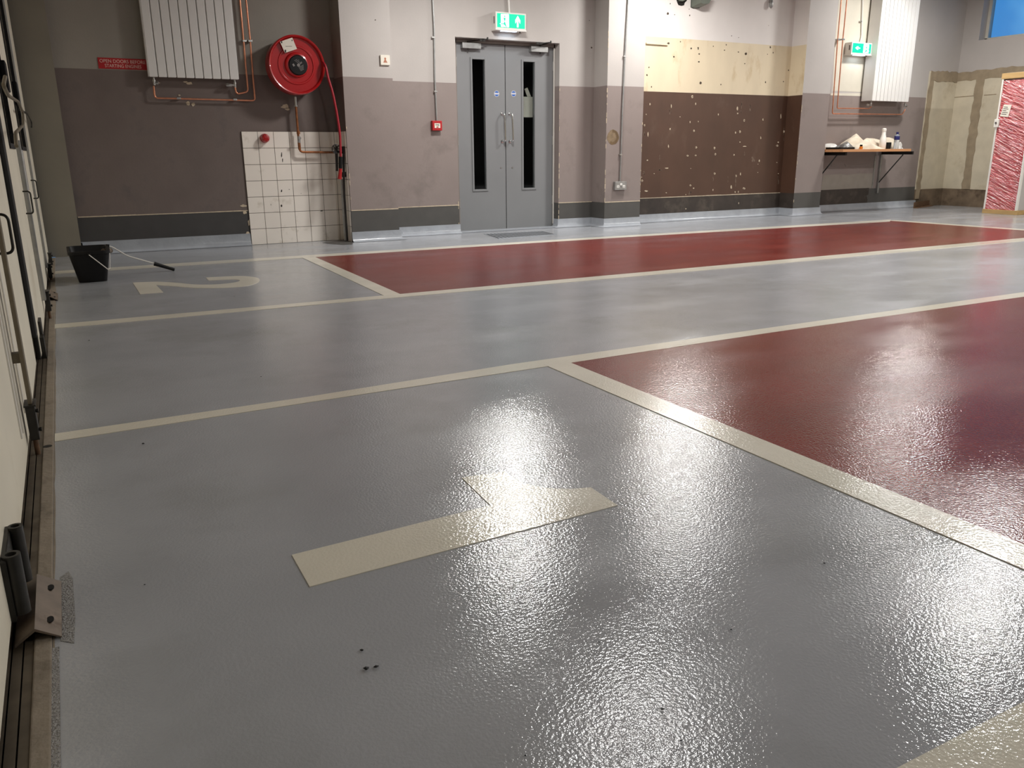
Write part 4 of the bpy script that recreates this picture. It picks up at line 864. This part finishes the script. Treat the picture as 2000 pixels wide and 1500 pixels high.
for a, b2 in zip(R_, R_[1:]):
    for k in range(len(a)): bm.faces.new((a[k], a[(k+1) % len(a)], b2[(k+1) % len(a)], b2[k]))
bm.faces.new(R_[0]); bm.faces.new(R_[-1]); obj('body', bm, 'black', bk, 'auto')
bm = NB(); h0 = B(174, 498, 6.63); h1 = B(211, 526, 6.63)
tube(bm, [h0+Vector((0, .04, .002)), h0, h1, h1+Vector((.014, .05, .0)), (x1t+.012, 6.9, zr-.03)], .0032, 8); obj('bail_wire', bm, 'white_paint', bk, 'auto')
bm = NB(); box(bm, h0.x-.012, h0.x+.012, 6.635, 6.67, h0.z-.01, h0.z+.012, .003); obj('lug', bm, 'black', bk)
ro = thing('paint_roller', 'paint roller with black handle leaning out of the bucket to the floor', 'paint roller', (.7, 7.05, 0))
Yr = 7.05
zq = lambda x, y: B(120+x/8.7, 460+y/8.7, Yr)
bm = NB(); tube(bm, fillet([zq(775, 185), zq(815, 183), zq(880, 205), zq(1120, 348), zq(1600, 482)], .03), .0052, 8); obj('frame_wire', bm, 'white_paint', ro, 'auto')
bm = NB(); tube(bm, [zq(1575, 478), zq(1640, 497), zq(1700, 515), zq(1920, 580)], .017, 14, r1=.0125); 
hd = obj('handle', bm, 'black', ro, 'auto')
bm = NB(); c0 = zq(785, 150); c1 = zq(785, 240); tube(bm, [c0, c1], .013, 10); obj('end_clamp', bm, 'black', ro, 'auto')
bm = NB(); p0_ = zq(700, 225)+Vector((0, -.09, -.01)); p1_ = zq(830, 235)+Vector((0, .01, -.01)); tube(bm, [p0_, p1_], .02, 14)
K['nap'] = mat('nap', srgb(120, 108, 96), .9, var=.3, scale=60, bump=.8, bscale=200); obj('sleeve', bm, 'nap', ro, 'auto')
# ================================================================== DOOR TRACK, KERB, STOP BRACKETS
bm = NB(); box(bm, -.165, -.135, .2-.6, 8.55, -.05, .004, .003); struct(obj('trim_3', bm, 'kerb'))
bm = NB()
for a, b2, z_ in ((-.45, -.26, .0), (-.26, -.222, .001), (-.222, -.219, -.012), (-.219, -.203, .001), (-.203, -.2, -.012), (-.2, -.184, .001), (-.184, -.181, -.012), (-.181, -.165, .001)):
    box(bm, a, b2, -.5, 8.55, -.05, z_)
struct(obj('trim_4', bm, 'track'))
# folding bay doors: leaves with rubber between, vision panels, espagnolette rods and D handles
XF = -.2
def leaf(label, y0, y1, xf, gy=None, gz0=.95, thick=.05, zb=.03):
    t = thing('bay_door_leaf', label, 'door leaf', (xf-thick/2, (y0+y1)/2, 0))
    bm = NB()
    if gy:
        g0, g1 = gy
        for a in ((y0, g0, zb, 2.88), (g1, y1, zb, 2.88), (g0, g1, zb, gz0), (g0, g1, 1.95, 2.88)): box(bm, xf-thick, xf, a[0], a[1], a[2], a[3])
        obj('panel', bm, 'leaf_cream', t)
        bm = NB(); box(bm, xf-.03, xf-.02, g0, g1, gz0, 1.95); obj('vision_panel', bm, 'dark_glass', t)
        bm = NB()
        for a in ((g0-.012, g0+.012, gz0, 1.95), (g1-.012, g1+.012, gz0, 1.95), (g0, g1, gz0-.012, gz0+.012)): box(bm, xf-.01, xf+.006, a[0], a[1], a[2], a[3])
        obj('glazing_seal', bm, 'rubber', t)
    else:
        box(bm, xf-thick, xf, y0, y1, zb, 2.88, .003); obj('panel', bm, 'leaf_cream', t)
    return t
def dhandle(t, y, z0, z1, x0, out=.05):
    bm = NB(); tube(bm, fillet([(x0, y+.012, z1), (x0+out, y, z1), (x0+out, y-.012, z0), (x0, y, z0)], .03, 6), .0042, 10); obj('pull_handle', bm, 'black_steel', t, 'auto')
def bolt(t, y, x, z0=.06, z1=.17, rod_to=None, w_=.03):
    bm = NB(); box(bm, x-.012, x+.014, y-w_, y+w_, z0, z1, .003); box(bm, x-.014, x+.018, y-w_-.01, y+w_+.01, z1, z1+.005); lathe(bm, [(.005, .014), (.007, .022)], (x, y-.015, z0+.03), 'x', 10); lathe(bm, [(.005, .014), (.007, .022)], (x, y-.015, z1-.02), 'x', 10)
    obj('bolt_case', bm, 'black_steel', t)
    bm = NB(); tube(bm, [(x, y, z0+.01), (x, y, -.005)], .0075, 10); obj('shoot_bolt', bm, 'rust', t, 'auto')
l1 = leaf('nearest cream bay door leaf with a D handle, at the left edge', -.6, 2.90, XF)
bm = NB(); box(bm, XF, XF+.0, 0, 0, 0, 0) if False else None
box(bm, -.180, -.168, 2.78, 2.83, .17, 2.5, .003); [box(bm, XF, -.176, 2.79, 2.82, q_, q_+.03) for q_ in (.3, .9, 1.6)]; lab(obj('bolt_rod', bm, 'rod_olive', l1), 'olive painted lock rod')
bm = NB(); box(bm, XF, XF+.004, 2.60, 2.625, .12, 2.6); box(bm, XF, XF+.006, 2.655, 2.665, .12, 2.6); box(bm, XF, XF+.004, 2.875, 2.90, .12, 2.6); obj('edge_bead', bm, 'white_paint', l1)
bolt(l1, 2.81, XF+.022, .055, .165); dhandle(l1, 2.85, .622, .735, XF+.002, .048)
bm = NB(); box(bm, -.182, -.165, 2.7, 2.88, .0, .0045)
bm.free(); bm = NB(); lathe(bm, [(.013, .0035), (.013, .0048)], (-.152, 2.865, 0), 'z', 18); lab(obj('bolt_hole', bm, 'black', floor), 'round bolt hole in the threshold').matrix_parent_inverse = Matrix()
l2 = leaf('cream bay door leaf next after the nearest one', 2.915, 4.0, XF)
bm = NB(); pts = []
box(bm, -.235, -.181, 4.005, 4.13, .14, 2.85, .012)
lab(obj('rubber_seal', bm, 'rubber', l2), 'thick black rubber strip at the leaf edge')
XG = -.182
l3 = leaf('cream bay door leaf beyond the black rubber strip with dark window and grey rod', 4.14, 5.42, XG, (4.47, 5.0), .945)
bm = NB(); tube(bm, [(XG+.016, 5.22, .93), (XG+.016, 5.22, .72)], .013, 10); box(bm, XG, XG+.022, 5.2, 5.26, .12, .98, .003); lab(obj('bolt_rod', bm, 'galv', l3, 'auto'), 'worn grey lock rod')
bolt(l3, 5.28, XG+.024, .05, .16); dhandle(l3, 5.06, .607, .72, XG+.0, .035)
bm = NB(); box(bm, XG-.02, XG-.002, 4.12, 4.40, .02, .13, .004); box(bm, XG-.004, XG+.012, 4.30, 4.42, .02, .16, .004); box(bm, XG-.006, XG+.016, 4.22, 4.3, -.001, .1); obj('hinge', bm, 'black_steel', l3)
# lever handle and lock case
LX = -.125
zl = lambda x, y: R(x/7.5, 180+y/7.5, LX)
bm = NB(); tube(bm, fillet([R(10, 150, LX), zl(50, -100), zl(120, 50), zl(265, 140), zl(335, 300), zl(340, 480), zl(225, 600), zl(240, 790)], .06, 6), .0068, 12); lab(obj('lever_handle', bm, 'rod_olive', l3, 'auto'), 'long cranked grey lever handle')
kc = R(11, 150, -.165); bm = NB(); box(bm, XG, -.155, kc.y-.08, kc.y+.06, kc.z-.07, kc.z+.07, .006); obj('lock_case', bm, 'black', l3)
l4 = leaf('far cream bay door leaf with dark window, next to the pier', 5.44, 7.0, XG, (6.0, 6.85), .945)
bm = NB(); box(bm, XG, XG+.015, 6.93, 6.99, .1, 2.6, .003); lab(obj('bolt_rod', bm, 'galv', l4), 'worn grey lock rod')
dhandle(l4, 6.75, .611, .734, XG, .033)
bolt(l4, 7.0, XG+.02, .02, .12)
kc = R(42, 195, -.16); bm = NB(); box(bm, XG, -.155, 6.2, 6.35, kc.z-.07, kc.z+.07, .006); obj('lock_case', bm, 'black', l4)
bm = NB(); tube(bm, fillet([R(38, 213, -.15), R(52, 222, -.15), R(61, 238, -.15), R(61.5, 248, -.15)], .06, 5), .007, 10); lab(obj('lever_handle', bm, 'black_steel', l4, 'auto'), 'short curved lever handle')
l5 = leaf('last cream bay door leaf against the back wall pier', 7.02, 8.5, XG-.002)
bolt(l5, 8.0, XG+.016, .0, .10)
# stop brackets on the threshold
def stop(label, y0, y1, xr, zt_=.055):
    t = thing('door_stop', label, 'door stop', (xr-.03, (y0+y1)/2, 0))
    bm = NB(); xk = xr-.042
    pts = [(xr, .003), (xk, .032), (xk-.036, .008), (xk-.036, .002), (xk, .026), (xr, -.0)]
    poly(bm, [(x, y0, z_+.002) for x, z_ in pts], (0, y1-y0, 0)); obj('plate', bm, 'bracket', t)
    for y in (y0+.05, y1-.05):
        bm = NB(); c = Vector((xr-.018, y, .0175)); lathe(bm, [(.0075, .001), (.0075, .0035)], c, 'z', 14, sx=.9, sy=1.6)
        obj('bolt_slot', bm, 'hole', t)
    return t
stop('bent rusty steel door stop fixed to the threshold near the viewer', 1.63, 1.87, -.118)
stop('bent rusty steel door stop far down the threshold by the bucket', 5.95, 6.25, -.118)
# heavy hinge barrels at the near left
hg = lab(obj('hinge', box(NB(), XF-.001, -.19, 1.68, 1.86, .03, .16, .003), 'black_steel', l1), 'heavy black hinge at the foot of the leaf')
for (ya, yb_, x_, r_, za, zb_) in ((1.70, 1.70, -.182, .0165, .04, .165), (1.84, 1.84, -.180, .014, .04, .165)):
    bm = NB(); lathe(bm, [(r_, za), (r_, zb_), (r_*.6, zb_), (r_*.55, zb_-.01)], (x_, ya, 0), 'z', 20); obj('barrel', bm, 'black_steel', hg, 'auto')
# gritted band of fresh resin round the near stop
bm = NB(); pts = [(-.12, 1.62), (-.098, 1.60), (-.094, 1.70), (-.096, 1.88), (-.104, 1.92), (-.12, 1.9)]; poly(bm, [(x, y, .0001) for x, y in pts], (0, 0, .001))
K['grit'] = mat('grit', srgb(150, 148, 145), .5, var=.4, scale=220, bump=.8, bscale=300); lab(obj('rough_edge', bm, 'grit', floor), 'gritty pale resin edge round the door stop')
bm = NB(); poly(bm, [(-.136, .3, .0001), (-.124, .3, .0001), (-.121, 1.0, .0001), (-.123, 1.6, .0001), (-.136, 1.6, .0001)], (0, 0, .0012)); obj('rough_edge', bm, 'grit', floor)
# ================================================================== grit flecks on the floor
for x, y, s_ in ((280, 868, 3), (510, 737, 2), (707, 1272, 4), (715, 1309, 6), (735, 1305, 5), (1610, 1102, 4), (1293, 1388, 4), (283, 1144, 2.5), (1428, 1232, 3), (1170, 1256, 2.5), (458, 580, 1.5), (174, 666, 2), (1330, 1449, 2.5), (1026, 1478, 2.5)):
    c = G(x, y); k_ = s_*(c.y+1)/1586*.6; bm = NB(); bmesh.ops.create_icosphere(bm, subdivisions=1, radius=1)
    for v in bm.verts: v.co = Vector((c.x+v.co.x*k_*random.uniform(.6, 1.4), c.y+v.co.y*k_*random.uniform(.6, 1.4), .002+k_*.35+v.co.z*k_*.35))
    tag(obj('debris_fleck', bm, 'black', None), 'tiny black fleck of debris on the glossy grey floor', 'debris', 'black flecks on the wet floor')
# ================================================================== housings over the frame, for the lamps and the added fill
for x, y, LZ, p in LAMPS_AND_FILL:
    t = thing('ceiling_lamp_or_fill', 'unseen suspended square lamp above the bay floor, in a set with added fill lamps', 'lamp', (x, y, LZ), 'suspended workshop lamps')
    bm = NB(); box(bm, x-.28, x+.28, y-.2, y+.2, LZ-.03, LZ+.05, .01); obj('housing', bm, 'lamp_body', t)
    bm = NB(); tube(bm, [(x, y, LZ+.04), (x, y, CEIL)], .012, 8); obj('hanging_rod', bm, 'steel', t)
